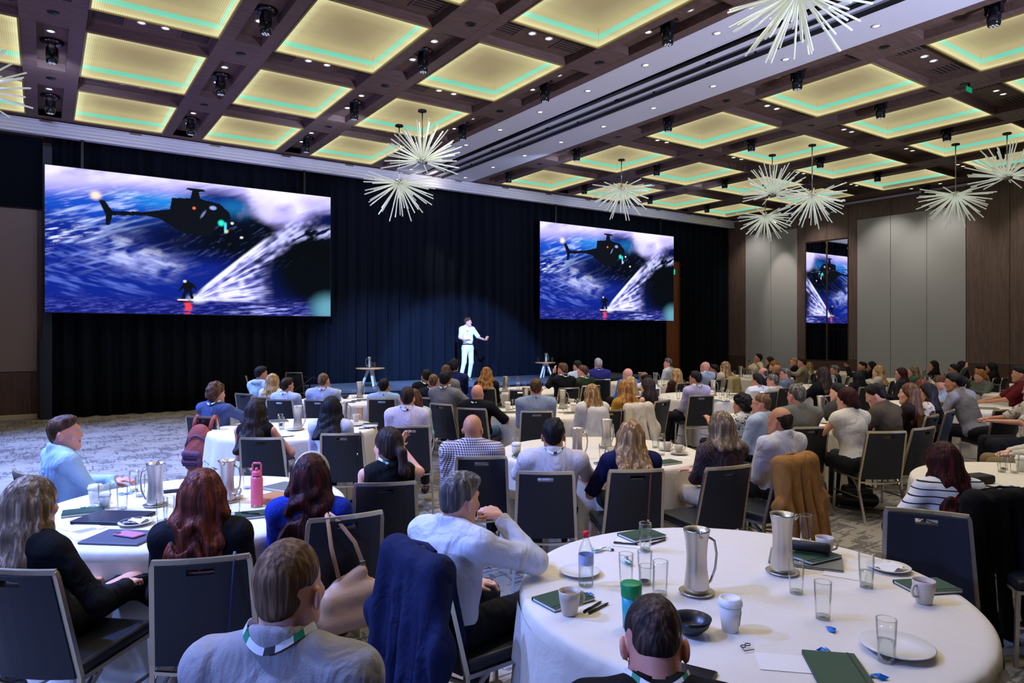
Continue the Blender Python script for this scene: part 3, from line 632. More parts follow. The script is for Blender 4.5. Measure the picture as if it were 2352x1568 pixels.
# ---------------------------------------------------------------- starburst chandeliers
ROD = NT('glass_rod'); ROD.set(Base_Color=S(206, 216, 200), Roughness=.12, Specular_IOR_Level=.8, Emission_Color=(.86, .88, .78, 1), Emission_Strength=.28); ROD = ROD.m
rod_mesh = {}
def rod(L):
    L = round(L*20)/20
    if L not in rod_mesh:
        o = MB().tube([(0, 0, .03), (0, 0, L)], .0128, 7); o = o.build('glass_rod', ROD); rod_mesh[L] = o.data; bpy.data.objects.remove(o)
    return rod_mesh[L]
def chandelier(x, y, zh, up, label, R_=.78, n=58, seed=0):
    r = thing('starburst_chandelier', label, 'chandelier', (x, y, zh), 0, 'starburst chandeliers'); rr = random.Random(seed+5)
    MB().lathe([(0, .02), (.085, .02), (.09, 0), (.085, -.015), (0, -.015)], 20, (0, 0, ZC-zh-.02)).build('canopy', BLACK, r)
    MB().tube([(0, 0, .05), (0, 0, ZC-zh)], .012, 8).build('stem', CHROME, r)
    MB().ball((0, 0, 0), (.12, .12, .075), 16, 10).build('hub', M('chrome', (.75, .75, .75, 1), .08, 1.0), r)
    cu = MB()
    for k in range(14): q = 2*PI*k/14; cu.ball((.11*math.cos(q), .11*math.sin(q), .0), .022, 6, 4)
    cu.build('sockets', M('chrome', (.75, .75, .75, 1), .08, 1.0), r)
    ga = PI*(3-5**.5)
    for k in range(n):
        f = (k+.5)/n; el = math.asin(-.22+1.2*f) if f < .98 else 1.35
        az = ga*k+rr.uniform(-.1, .1); el += rr.uniform(-.07, .07); sgn = 1 if up else -1
        d = Vector((math.cos(az)*math.cos(el), math.sin(az)*math.cos(el), sgn*math.sin(el))); L = R_*rr.uniform(.84, 1.04)
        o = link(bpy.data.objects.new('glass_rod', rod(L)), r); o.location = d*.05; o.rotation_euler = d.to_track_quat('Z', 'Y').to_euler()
CH = [(6.27, 12.3, 5.28, 1, 'glass starburst chandelier opening upwards, above another, between the screens'), (6.31, 13.46, 5.06, 0, 'glass starburst chandelier spreading downwards beside big screen'),
      (12.27, 12.88, 5.55, 0, 'glass starburst chandelier spreading downwards above the smaller screen'), (15.06, 10.4, 5.32, 1, 'glass starburst chandelier opening upwards near mirror'),
      (15.04, 9.31, 5.1, 0, 'glass starburst chandelier spreading downwards in front of mirror wall'), (17.9, 12.6, 5.35, 0, 'smaller looking glass starburst chandelier hanging low over the mirror'),
      (17.76, 7.35, 5.1, 0, 'glass starburst chandelier spreading downwards before pale wall panels'), (17.74, 6.3, 5.32, 1, 'glass starburst chandelier opening upwards by the frame edge'),
      (7.0, 4.5, 5.68, 0, 'near glass starburst chandelier below white bulkhead, cut by frame'), (-.9, 12.2, 5.25, 1, 'glass starburst chandelier cut by frame beside the big screen')]
for k, c in enumerate(CH): chandelier(*c[:4], c[4], seed=k)
# ================================================================ chairs and tables
VINYL = M('charcoal_vinyl', (.0098, .0128, .0215, 1), .40, 0, .5, bump=.15, bs=420)
FRAME = M('champagne_metal', S(222, 210, 184), .36, 1.0)
LEGM = M('chair_leg_metal', S(200, 198, 196), .3, 1.0)
SQ = PI/4
def bx(z): return -.205-.105*max(0, (z-.42))/.46          # y of the backrest centre line at height z
def bw(z): return .212-.022*(z-.40)/.48                   # half width
def make_chair(label):
    r = thing('banquet_chair', label, 'chair', (0, 0, 0), 0, 'banquet chairs')
    MB().box((0, .02, .445), (.43, .44, .055), bev=.02, seg=3).build('seat', VINYL, r)
    # backrest board with a hand slot under the top rail
    zs = [.415, .47, .56, .66, .75, .825, .853, .872]; n = 8; V = []; xs = [-1, -.72, -.42, -.3, 0, .3, .42, .72, 1]
    for s_ in (0, 1):
        for z in zs:
            for q in xs:
                wv = bw(z)-.012; bulge = .012*(1-q*q)
                V.append((q*wv, bx(z)-.016+.034*s_+(bulge if s_ else -.004*(1-q*q))+.03*(q*q-1)*-.0-.022*(1-q*q), z))
    W = len(xs); H = len(zs); Q = []; hole = lambda i, j: j == 5 and 3 <= i <= 4
    for j in range(H-1):
        for i in range(W-1):
            if hole(i, j): continue
            a = j*W+i; Q.append((a, a+1, a+W+1, a+W)); b = a+W*H; Q.append((b, b+W, b+W+1, b+1))
            for (di, dj, e0, e1) in ((0, -1, a, a+1), (0, 1, a+W+1, a+W), (-1, 0, a+W, a), (1, 0, a+1, a+W+1)):
                ii, jj = i+di, j+dj
                if ii < 0 or jj < 0 or ii >= W-1 or jj >= H-1 or hole(ii, jj): Q.append((e1, e0, e0+W*H, e1+W*H))
    link(bpy.data.objects.new('backrest', quick_mesh('backrest', V, np.array(Q), VINYL, False)), r)
    fr = MB()
    fr.tube([(bw(z)*1.0, bx(z), z) for z in (.30, .42, .6, .86)]+[(bw(.88)*.97, bx(.88), .882)], .0145, 4, ang=SQ)
    fr.tube([(-bw(z)*1.0, bx(z), z) for z in (.30, .42, .6, .86)]+[(-bw(.88)*.97, bx(.88), .882)], .0145, 4, ang=SQ)
    fr.tube([(bw(.88)*q, bx(.88)-.022*(1-q*q), .884) for q in (-1, -.6, -.2, .2, .6, 1)], .0145, 4, ang=SQ)
    fr.build('back_frame', FRAME, r)
    MB().tube([(bw(.3)*q, bx(.3)-.03*(1-q*q), .385-.012*(1-q*q)) for q in (-1, -.6, -.2, .2, .6, 1)], .011, 4, ang=SQ).build('lower_rail', FRAME, r)
    for sx in (-1, 1):
        MB().tube([(sx*.205, .235, .42), (sx*.215, .25, 0)], [.0155, .013], 4, ang=SQ).build('leg', LEGM, r)
        MB().tube([(sx*.213, -.10, .405), (sx*.215, -.19, .34), (sx*.225, -.33, 0)], [.0155, .0155, .013], 4, ang=SQ).build('leg', LEGM, r)
        MB().tube([(sx*.213, .245, .412), (sx*.213, -.205, .412)], .0135, 4, ang=SQ).build('seat_rail', LEGM, r)
        MB().tube([(sx*.214, .243, .22), (sx*.219, -.24, .24)], .0085, 4, ang=SQ).build('stretcher', LEGM, r)
    MB().tube([(-.205, .235, .41), (.205, .235, .41)], .012, 4, ang=SQ).build('seat_rail', LEGM, r)
    return r
CH0 = make_chair('spare'); ch_used = []
CH_BY = {}
def chair(x, y, rz, label):
    CH_BY[label.replace('charcoal banquet chair holding the ', '')] = (x, y, rz)
    if not ch_used: CH0.location = (x, y, 0); CH0.rotation_euler = (0, 0, rz); CH0['label'] = label; ch_used.append(1); return CH0
    return dup(CH0, (x, y, 0), rz, label)
def chair_px(px, py, z, yaw, label, top=.885):
    "chair whose top rail is seen at the pixel; yaw turns clockwise from straight away from the camera"
    p = at_depth(px, py, z); a = -(YAW+math.radians(yaw)); d = Vector((-math.sin(a), math.cos(a), 0)); q = p+d*.31
    return chair(q.x, q.y, a, label)
LINEN = cloth('white_linen', S(224, 216, 202), .8, .10, .02)
TBL = .745; TR = .915
def cloth_mesh(seed, hang=.03):
    r_ = random.Random(seed); n = 180; V = [(0, 0, TBL)]; Q = []; rings = []
    k1, k2, p1, p2 = r_.choice((13, 14, 15)), r_.choice((22, 25)), r_.uniform(0, 6), r_.uniform(0, 6)
    for (r0, z, a) in ((.3, TBL, 0), (.6, TBL, 0), (.88, TBL, 0), (.908, TBL-.003, 0), (.921, TBL-.016, 0), (.926, TBL-.05, .003), (.93, .60, .014), (.936, .40, .028), (.944, .2, .042), (.952, hang, .055)):
        for i in range(n):
            t_ = 2*PI*i/n; f = math.sin(k1*t_+p1+.8*math.sin(3*t_))*.6+math.sin(k2*t_+p2)*.4; rr = r0+a*f
            V.append((rr*math.cos(t_), rr*math.sin(t_), z+(.012*math.sin(4*t_+p2) if z == hang else 0)))
    Q = [(1+j*n+i, 1+(j+1)*n+i, 1+(j+1)*n+(i+1) % n, 1+j*n+(i+1) % n) for j in range(9) for i in range(n)]
    me = bpy.data.meshes.new('tablecloth'); me.from_pydata(V, [], [(0, 1+i, 1+(i+1) % n) for i in range(n)]+Q); me.materials.append(LINEN)
    me.polygons.foreach_set('use_smooth', [True]*len(me.polygons)); 
    me.flip_normals() if me.polygons[0].normal.z < 0 else None
    return me
def overlay_mesh(seed):
    "upper square cloth laid over the long one: its edge hangs lower at the four corners"
    r_ = random.Random(seed); n = 160; V = []; p1 = r_.uniform(0, 6)
    lev = [0, .02, .25, .6, 1.0]
    for j, l in enumerate(lev):
        for i in range(n):
            t_ = 2*PI*i/n; c = abs(math.cos(2*t_+p1)); drop = .24+.16*(1-c)+.01*math.sin(17*t_); z = TBL-.05-l*(drop-.0); a = .004+.02*l; f = math.sin(13*t_+p1)*.6+math.sin(23*t_)*.4
            rr = .9315+.016*l+a*f; V.append((rr*math.cos(t_), rr*math.sin(t_), z))
    Q = np.array([(j*n+i, (j+1)*n+i, (j+1)*n+(i+1) % n, j*n+(i+1) % n) for j in range(len(lev)-1) for i in range(n)])
    return quick_mesh('cloth_overlay', V, Q, LINEN)
CLOTHS = [cloth_mesh(s_) for s_ in (1, 2, 3)]; OVER = [overlay_mesh(s_) for s_ in (4, 5)]
TABLES = {  # key: x, y, words that single it out
    'near': (2.44, 1.86, 'nearest round table, with the plastic water bottle'), 'pink': (.79, 4.68, 'round table with the pink water bottle'),
    'pack': (2.38, 7.86, 'round table beside the orange backpack'), 'mid': (4.21, 4.71, 'round table before the person in white shirt with dark hair'),
    'polo': (5.97, 7.56, 'round table beside the bald person in black polo'), 'front': (4.25, 10.7, 'round table closest to the big screen'),
    'stage': (7.85, 10.5, 'round table closest to the stage, below the speaker'), 'silver': (11.0, 10.65, 'round table in front of the smaller screen'),
    'lilac': (9.48, 7.74, 'round table before the person in lilac shirt'), 'vest': (7.65, 5.05, 'round table before the person in white sleeveless vest'),
    'lean': (11.15, 4.75, 'round table under the person leaning in grey shirt'), 'edge': (5.97, 1.8, 'round table beside striped shirt, cut by frame'),
    'blue': (13.0, 7.7, 'round table with the bright blue bag'), 'far': (14.6, 10.6, 'round table closest to the mirror wall'),
    'cardi': (16.4, 7.75, 'round table in front of the pale wall panels'), 'red': (14.65, 4.75, 'round table beside the person in dark red shirt'), 'suit': (18.0, 10.6, 'round table below the mirror, behind the dark suits')}
for k, (key, (x, y, words_)) in enumerate(TABLES.items()):
    r = thing('round_table', words_+', white cloth to the floor', 'table', (x, y, 0), rnd.uniform(0, 6), 'round banquet tables')
    link(bpy.data.objects.new('tablecloth', CLOTHS[k % 3]), r); link(bpy.data.objects.new('cloth_overlay', OVER[k % 2]), r)
    MB().lathe([(0, .70), (.9, .70), (.9, .735), (0, .735)], 40).build('tabletop', W_DARK, r); MB().lathe([(.3, 0), (.3, .02), (.05, .05), (.05, .70)], 16, cap0=True).build('pedestal', BLACK, r)
# ================================================================ people
SKIN = {'fair': S(226, 172, 148), 'pink': S(222, 158, 138), 'tan': S(196, 140, 108), 'olive': S(182, 130, 100), 'brown': S(124, 80, 58)}
HAIRC = {'black': ((.006, .005, .006, 1), (.02, .018, .022, 1)), 'dark': (S(40, 28, 24), S(74, 52, 44)), 'brown': (S(84, 56, 38), S(132, 96, 66)), 'auburn': (S(96, 42, 28), S(146, 72, 46)),
         'wine': (S(46, 13, 15), S(98, 26, 24)), 'blond': (S(168, 132, 84), S(226, 196, 146)), 'ash': (S(118, 98, 78), S(188, 164, 134)), 'grey': (S(92, 86, 82), S(160, 156, 152)),
         'silver': (S(160, 160, 160), S(214, 214, 216)), 'ginger': (S(110, 82, 60), S(160, 124, 92)), 'thin': (S(58, 45, 42), S(108, 84, 72)), 'gold': (S(150, 98, 48), S(206, 154, 84)), 'mix': (S(142, 106, 68), S(220, 184, 132))}
EYE_W = M('eye_white', S(188, 180, 172), .3); LIPM = M('lips', S(176, 96, 90), .5); EYE_D = M('iris', S(46, 34, 28), .3)
LANY = [M('lanyard_white', S(228, 232, 236), .6), M('lanyard_green', S(20, 140, 104), .6), M('lanyard_black', S(14, 16, 24), .6)]
SHOE = M('black_leather', (.01, .009, .009, 1), .4)
def gingham(name, c1, c2, sc_=55):
    t = NT(name); tc = t.add('ShaderNodeTexCoord'); sp = t.add('ShaderNodeSeparateXYZ', i_0=tc.outputs['Object'])
    a = t.math('GREATER_THAN', t.math('SINE', t.math('MULTIPLY', t.math('ADD', sp.outputs[0], t.math('MULTIPLY', sp.outputs[1], .8)), 2*PI*sc_)), 0); b = t.math('GREATER_THAN', t.math('SINE', t.math('MULTIPLY', sp.outputs[2], 2*PI*sc_)), 0)
    t.set(Base_Color=t.mix(t.math('MULTIPLY', t.math('ADD', a, b), .5), c1, c2), Roughness=.85); t.bump(t.noise(t.coord(), 9, 3), .35, .06); return t.m
def striped(name, c1, c2, per=.042, duty=.82):
    t = NT(name); tc = t.add('ShaderNodeTexCoord'); sp = t.add('ShaderNodeSeparateXYZ', i_0=tc.outputs['Object'])
    z = t.math('ADD', sp.outputs[2], t.math('MULTIPLY', t.noise(t.coord(), 6, 1), .03)); a = t.math('GREATER_THAN', t.math('FRACT', t.math('DIVIDE', z, per)), duty)
    t.set(Base_Color=t.mix(a, c1, c2), Roughness=.85); t.bump(t.noise(t.coord(), 9, 3), .3, .06); return t.m
def dotted(name, c1, c2, sc_=60, rad=.26):
    t = NT(name); v = t.add('ShaderNodeTexVoronoi', i_Vector=t.coord(), i_Scale=sc_); v.inputs['Randomness'].default_value = .15
    t.set(Base_Color=t.mix(t.math('LESS_THAN', v.outputs[0], rad), c1, c2), Roughness=.85); t.bump(t.noise(t.coord(), 9, 3), .35, .06); return t.m
def floral(name, c1, c2, sc_=14, th=.56):
    t = NT(name); t.set(Base_Color=t.mix(t.math('GREATER_THAN', t.noise(t.coord(), sc_*2, 3, .7), th), c1, c2), Roughness=.85); t.bump(t.noise(t.coord(), 9, 3), .3, .06); return t.m
PATT = {'gingham': lambda: gingham('gingham_check', S(226, 218, 224), S(58, 42, 66)), 'stripes': lambda: striped('navy_stripes', S(226, 228, 232), S(24, 26, 40)), 'polka': lambda: dotted('brown_polka', S(62, 44, 46), S(142, 112, 100), 70, .3),
        'floral': lambda: floral('black_white_floral', S(218, 218, 216), (.012, .012, .014, 1), 14, .57), 'leaf': lambda: floral('leaf_print', S(196, 186, 168), S(90, 66, 60), 12, .58), 'plaid': lambda: gingham('pale_plaid', S(210, 222, 230), S(160, 184, 204), 20)}
def fabric(c):
    if isinstance(c, str):
        if 'P_'+c not in MATS: MATS['P_'+c] = PATT[c]()
        return MATS['P_'+c]
    return cloth('cloth_%d_%d_%d' % c, S(c))
def rotm(yaw=0, pitch=0, roll=0):
    "columns: right, forward, up; yaw clockwise, pitch nods forward, roll tips to the right (degrees)"
    return np.array(Matrix.Rotation(-math.radians(yaw), 3, 'Z') @ Matrix.Rotation(-math.radians(pitch), 3, 'X') @ Matrix.Rotation(math.radians(roll), 3, 'Y'))
def ik(a, b, l1, l2, pole):
    a, b = np.array(a, float), np.array(b, float); d = b-a; L = np.linalg.norm(d)
    if L > (l1+l2)*.995: b = a+d/L*(l1+l2)*.995; d = b-a; L = np.linalg.norm(d)
    if L < abs(l1-l2)+.02: L = abs(l1-l2)+.02
    u = d/np.linalg.norm(d); x = (l1*l1-l2*l2+L*L)/(2*L); hgt = math.sqrt(max(l1*l1-x*x, 0)); p = np.array(pole, float); p = p-u*(p @ u); p = unit(p)
    return a+u*x+p*hgt, b
def hand(sd, wr, fwd, up, curl=.5, spread=.12, side=1, sz=1.0):
    "palm, four fingers and a thumb as part of the skin solid; side: +1 thumb towards the right of fwd"
    f = unit(fwd); u = unit(np.array(up, float)-f*(np.array(up, float) @ f)); r = np.cross(f, u); K = .006*sz
    pc = wr+f*.05*sz; sd.ell(pc, (.040*sz, .050*sz, .015*sz), np.stack([r, f, u], 1), k=.02)
    for i, (off, L) in enumerate(((-.03, .068), (-.010, .078), (.011, .073), (.031, .058))):
        q = off*sz*side*-1; b = wr+f*(.088 if 0 < i < 3 else .082)*sz+r*q; d1 = unit(f*math.cos(curl*.7)-u*math.sin(curl*.7)+r*(q/sz*spread*8)); d2 = unit(f*math.cos(curl*1.9)-u*math.sin(curl*1.9)+r*(q/sz*spread*8))
        m = b+d1*L*.52*sz; e = m+d2*L*.48*sz; sd.cap(b-f*.02*sz, m, .0092*sz, .0085*sz, K); sd.cap(m, e, .0085*sz, .0072*sz, K)
    tb = wr+f*.028*sz+r*.030*sz*side; d1 = unit(f*.62+r*side*.75-u*.25); tm = tb+d1*.036*sz; te = tm+unit(f*.9+r*side*.2-u*.35)*.032*sz
    sd.cap(tb, tm, .0125*sz, .0105*sz, .012); sd.cap(tm, te, .0105*sz, .008*sz, K)
PEOPLE = []
def person(label, short, px, top, z, yaw=0, hyaw=None, pitch=0, roll=0, skin='fair', hair='short', hc='dark', wear=(200, 200, 205), sleeve=1.0, neck='collar', legs=(30, 30, 36), arms='lap', lean=-5, side=0, lany=False, glasses=False, beard=None,
           h=None, has_chair=True, ch=None, cyaw=None, L=.34, hands=None, male=True, skirt=False, legpose=None, stand=None, wid=1.0, extra=None, jacket=None, hs=1.0, hipdz=0.0, cdx=0.0, cdy=0.0):
    name_root = 'person'; hm = at_depth(px, top, z); topz = hm.z; h = min(max(z*.0017+.0019, .0072), .024) if h is None else h
    if hyaw is None:    # looks at the speaker unless told otherwise
        hyaw = math.degrees(math.atan2(-1.28-(px-1176)/FOCAL*z, 19.3-z)); hyaw = min(max(hyaw, yaw-65), yaw+65)
    hy = hyaw; hs = hs*.96
    A = -(YAW+math.radians(yaw)); rel = hy-yaw
    base_z = 0.0
    HO = .250*hs+.008
    if stand is None:
        hipz = .535+hipdz; spine = topz-HO-hipz; cl = math.cos(math.radians(lean)); spine /= cl
        if spine > .55: hipz += (spine-.55)*cl; spine = .55
        if spine < .40: hipz -= (.40-spine)*cl; spine = .40
    else:
        base_z = stand; Ht = topz-stand; hipz = .515*Ht; spine = (Ht-HO-hipz)/math.cos(math.radians(lean))
    T = rotm(0, lean, side)           # torso frame
    hip = np.array([0, 0, hipz]); tp = lambda x, y, zz: hip+T @ np.array([x, y, zz*spine/.52])
    c7 = tp(0, -.01, .52); N = rotm(rel*.45, lean*.4+pitch*.5+6, roll*.5); hc_ = c7+N @ np.array([0, .032, .114*hs+.008]); Hd = rotm(rel, pitch, roll)
    hp = lambda x, y, zz: hc_+Hd @ (np.array([x, y, zz])*hs)
    W = wid*(1.0 if male else .9)
    # the head lands on its pixel: place the root from it
    hl = Matrix.Rotation(A, 3, 'Z') @ Vector((hc_[0], hc_[1], 0)); org = Vector((hm.x-hl.x, hm.y-hl.y, base_z))
    root = thing(name_root, label, 'person', org, A, 'audience seated at the round tables' if stand is None else None)
    # ---------- joints
    sh = {s_: tp(s_*.178*W, -.005, .455) for s_ in (-1, 1)}; l1, l2 = .285, .25; arm = {}
    for s_ in (-1, 1):
        pole = (s_*.5, -.7, -.6); hd = None
        a = arms if isinstance(arms, str) else arms.get(s_, 'lap')
        if isinstance(a, tuple): hd = a[0]; pole = a[1] if len(a) > 1 else pole
        elif a == 'lap': hd = (s_*.09, .27, hipz+.10)
        elif a == 'table': hd = (s_*.13, .40, .80); pole = (s_*.8, -.3, -.6)
        elif a == 'cross': hd = (-s_*.09, .20, hipz+.20); pole = (s_*.9, -.1, -.5)
        elif a == 'chin': hd = tuple(hp(s_*.02, .11, -.135)); pole = (s_*.6, .3, -.9)
        elif a == 'down': hd = (s_*.25, .02, hipz+.02); pole = (s_*.3, -1, 0)
        e, wv = ik(sh[s_], hd, l1, l2, pole); arm[s_] = (sh[s_], e, wv)
    leg = {}
    for s_ in (-1, 1):
        if stand is not None:
            hj = hip+np.array([s_*.09, 0, -.02]); an = np.array([s_*.11, .0, .09]); kn = (hj+an)/2+np.array([s_*.01, .03, .02])
            if legpose: kn, an = np.array(legpose[s_][0]), np.array(legpose[s_][1])
        else:
            hj = np.array([s_*.085, .02, hipz+.005]); kn = np.array([s_*.13, .43, max(hipz, .50)]); an = np.array([s_*.13, .42+.05*s_, .10])
            if legpose and s_ in legpose: kn, an = np.array(legpose[s_][0]), np.array(legpose[s_][1])
        leg[s_] = (hj, kn, an)
    near = z < 4.6; bare_arm = sleeve < .95
    # ---------- skin: one continuous body
    b = Solid(.03); hk = .018
    b.ell(hp(0, -.014, .032), (.074, .094, .092), Hd, hk); b.ell(hp(0, .022, -.035), (.060, .068, .080), Hd, .03); b.cap(hp(0, .070, -.098), hp(0, .062, -.094), .020, k=.03)
    for s_ in (-1, 1):
        b.cap(hp(s_*.048, .025, -.065), hp(s_*.02, .07, -.098), .022, .018, .03); b.ell(hp(s_*.042, .066, -.012), (.022, .018, .02), Hd, .02)
        b.ell(hp(s_*.0835, -.008, -.010), (.0088, .019, .032), Hd @ rotm(s_*-24, -8, 0), .007)
        b.ell(hp(s_*.030, .092, .020), (.015, .012, .010), Hd, .012, sub=True)
    b.cap(hp(-.028, .079, .042), hp(.028, .079, .042), .012, k=.02)
    b.cap(hp(0, .088, .026), hp(0, .108, -.018), .008, .0125, .012); b.ell(hp(0, .097, -.024), (.016, .010, .009), Hd, .01); b.ell(hp(0, .082, -.060), (.026, .012, .013), Hd, .012)
    b.ell(hp(0, .099, -.0585), (.022, .006, .0022), Hd, .003, sub=True)
    nk = .054 if male else .045
    b.cap(c7+N @ np.array([0, .0, -.04]), hp(0, -.022, -.06), nk, nk*.97, .03)
    b.cap(tp(-.12*W, .0, .445), tp(.12*W, .0, .445), .038, k=.04); b.cap(tp(0, .01, .05), tp(0, .01, .43), .08, .055, .05)
    for s_ in (-1, 1):
        S0, E0, W0 = arm[s_]; f = 1.0 if male else .86
        b.cap(tp(s_*.10, 0, .44), S0, .04, .042*f, .04); b.cap(S0, E0, .045*f, .037*f, .03); b.cap(E0, W0, .037*f, .024*f, .025)
        fw = unit(W0-E0); up = (0, 0, 1); cu = .55; spd = .1
        if hands and s_ in hands: fw, up, cu, spd = hands[s_]
        hand(b, W0, fw, up, cu, spd, -s_, 1.0 if male else .9)
        H0, K0, A0 = leg[s_]; r1, r2, r3 = ((.074, .054, .037) if skirt else (.055, .045, .035))
        b.cap(hip+np.array([0, 0, .05]), H0, .07, .07, .05); b.cap(H0, K0, r1, r2, .03); b.cap(K0, (K0*.62+A0*.38)-np.array([0, .012, 0]) if stand is None else K0*.6+A0*.4, r2, r2*.98, .02); b.cap(K0*.62+A0*.38 if stand is None else K0*.6+A0*.4, A0, r2*.97, r3, .02)
        if skirt: b.cap(A0, A0+np.array([0, .13, -.06]), .035, .026, .02)
    def put_part(name, sol, hh, mat, parent=root, disp=None):
        V, Q = sol.mesh(hh); o = link(bpy.data.objects.new(name, quick_mesh(name, V, Q, mat)), parent); return o
    fine_h = h
    put_part('body', b, h, skinmat('skin_'+skin, SKIN[skin]))
    if abs(hy) > 35 or stand is not None or near:
        ey = MB()
        for s_ in (-1, 1):
            ey.mat(0).ball(hp(s_*.030, .0725, .020), .0125, 10, 8); ey.mat(1).ball(hp(s_*.030, .0795, .020), .0064, 8, 6)
        ey.build('eyes', [EYE_W, EYE_D], root)
        lp = Solid(.006); lp.ell(hp(0, .090, -.0545), (.021, .0075, .0045), Hd); lp.ell(hp(0, .0895, -.0635), (.018, .008, .0055), Hd)
        if h < .012: put_part('lips', lp, .0022, LIPM)
    # ---------- top
    cm = fabric(wear); t = Solid(.035); ease = .014
    t.ell(tp(0, .01, .03), (.172*W, .135, .13), T, .05); t.ell(tp(0, .012, .20), ((.158 if male else .135)*W, .122, .16), T, .06); t.ell(tp(0, .0, .36), (.176*W, .122, .17), T, .06)
    if not male: t.ell(tp(.07, .09, .33), (.07, .06, .07), T, .05); t.ell(tp(-.07, .09, .33), (.07, .06, .07), T, .05)
    sw_ = .145*W if sleeve > 0 else .105; t.cap(tp(-sw_, -.008, .455), tp(sw_, -.008, .455), .062, k=.05)
    for s_ in (-1, 1):
        S0, E0, W0 = arm[s_]; f = 1.0 if male else .88
        t.cap(tp(s_*.04, -.018, .53), S0+np.array([0, 0, .018]) if sleeve > 0 else tp(s_*.115, -.008, .47), .042, .046 if sleeve > 0 else .048, .05)
        if sleeve > 0:
            q = min(sleeve/.5, 1.0); t.cap(S0, S0+(E0-S0)*q*(.99), .064*f, .060*f if sleeve <= .5 else .053*f, .04, flat=sleeve <= .5)
            if sleeve > .5:
                q = (sleeve-.5)*2; t.cap(E0, E0+(W0-E0)*q, .054*f, .040*f, .03, flat=True)
    na, nb = c7+N @ np.array([0, .0, -.02]), hp(0, -.022, -.06)
    if neck == 'collar':
        nseg = 16 if h < .012 else 10
        for zz in ((-.004, .010, .022, .033) if h < .012 else (.0, .026)):
            ring = [c7+N @ np.array([math.cos(q)*(nk+.0135-.05*max(zz-.02, 0)), math.sin(q)*(nk+.0135-.05*max(zz-.02, 0))+.008, zz-.014*math.sin(q)]) for q in [PI/2+.40+(2*PI-.80)*k/nseg for k in range(nseg+1)]]
            for k in range(nseg): t.cap(ring[k], ring[k+1], .0095 if h < .012 else .0125, k=.010)
    elif neck == 'hood':
        for k in range(10): a0 = 2*PI*k/10; t.cap(c7+np.array([math.cos(a0)*.085, math.sin(a0)*.06-.03, .0]), c7+np.array([math.cos(a0+.6)*.085, math.sin(a0+.6)*.06-.03, 0]), .03, k=.03)
    else:
        for k in range(12): a0 = 2*PI*k/12; t.cap(c7+N @ np.array([math.cos(a0)*(nk+.02), math.sin(a0)*(nk+.02)+.005, -.012-.018*math.sin(a0)]), c7+N @ np.array([math.cos(a0+.55)*(nk+.02), math.sin(a0+.55)*(nk+.02)+.005, -.012-.018*math.sin(a0+.55)]), .012, k=.015)
    seed = (px*7.13+z*3.1) % 20; amp = .007
    def wrinkle(P, d):
        m = np.abs(d) < .05; Q_ = P[m]; d = d.copy(); wz = vnoise(np.stack([Q_[:, 0]*5+seed, Q_[:, 1]*5, Q_[:, 2]*5], 1))*2.2; d[m] += amp*(vnoise(np.stack([Q_[:, 0]*9+seed, Q_[:, 1]*9, Q_[:, 2]*7], 1))-.5)*2-amp*.9*np.clip(.55-np.abs(2*vnoise(np.stack([Q_[:, 0]*7+wz+seed*3, Q_[:, 1]*7, Q_[:, 2]*13+wz], 1))-1)*1.6, 0, 1); return d
    def hemcut(P, d): return np.maximum(d, (hipz-.06 if stand is None else hipz+.10)-P[:, 2])
    def neckhole(P, d):
        q = (P-c7) @ N; rr = np.sqrt(q[:, 0]**2+(q[:, 1]-.008)**2); return np.maximum(d, np.where(q[:, 2] > .014-.6*np.clip(q[:, 1]-.02, 0, .1), (nk+.003)-rr, -9.))
    t.post = [wrinkle, hemcut, neckhole]
    put_part({'collar': 'shirt', 'round': 'top', 'hood': 'hoodie'}.get(neck, 'top'), t, max(h*1.25, .0085), cm)
    # ---------- trousers or skirt
    pz = Solid(.04); pz.ell(hip+np.array([0, .0, .02]), (.168*W, .14, .12 if stand is None else .17), None, .05); lm = fabric(legs)
    for s_ in (-1, 1):
        H0, K0, A0 = leg[s_]
        pz.cap(H0, K0, .088 if male else .084, .068, .04)
        if not skirt: pz.cap(K0, A0, .066, .052, .03, flat=True)
        elif stand is None: pz.cap(K0, K0*.75+A0*.25, .066, .064, .03, flat=True)
    if skirt: pz.cap(leg[-1][1], leg[1][1], .06, k=.05)
    pz.post = [lambda P, d: np.maximum(d, P[:, 2]-(hipz+.10 if stand is None else hipz+.125))] + ([wrinkle] if near else [])
    put_part('skirt' if skirt else 'trousers', pz, max(h*1.6, .013), lm)
    for s_ in (-1, 1):
        A0 = leg[s_][2]; sh_ = Solid(.02); d = unit((A0-leg[s_][1])*np.array([1, 1, 0])*.3+np.array([0, 1., 0])); zf = A0[2]-.1
        sh_.cap(A0+np.array([0, -.03, -.055]), A0+d*.15+np.array([0, 0, -.068]), .042, .034); sh_.post = [lambda P, dd, q=A0[2]-.098: np.maximum(dd, q-P[:, 2])]
        put_part('shoe', sh_, .012, SHOE if stand is None else M('tan_shoe', S(120, 96, 74), .5))
    # ---------- jacket over the shirt
    if jacket:
        j = Solid(.04); j.p = [p for p in t.p if p[0] in 'ce']; 
        j.post = [lambda P, d: np.maximum(d-.016, (hipz-.08)-P[:, 2]), lambda P, d: np.maximum(d, (lambda q: np.where((q[:, 1] > .03), .035+.10*np.clip(.52-q[:, 2], 0, 1)*0+.03-np.abs(q[:, 0]), -9.))((P-hip) @ T)), lambda P, d: np.maximum(d, (lambda q: np.where(q[:, 2] > -.05, nk+.022-np.hypot(q[:, 0], q[:, 1]-.01), -9.))((P-c7) @ N))]
        put_part('jacket', j, max(h*1.3, .010), fabric(jacket))
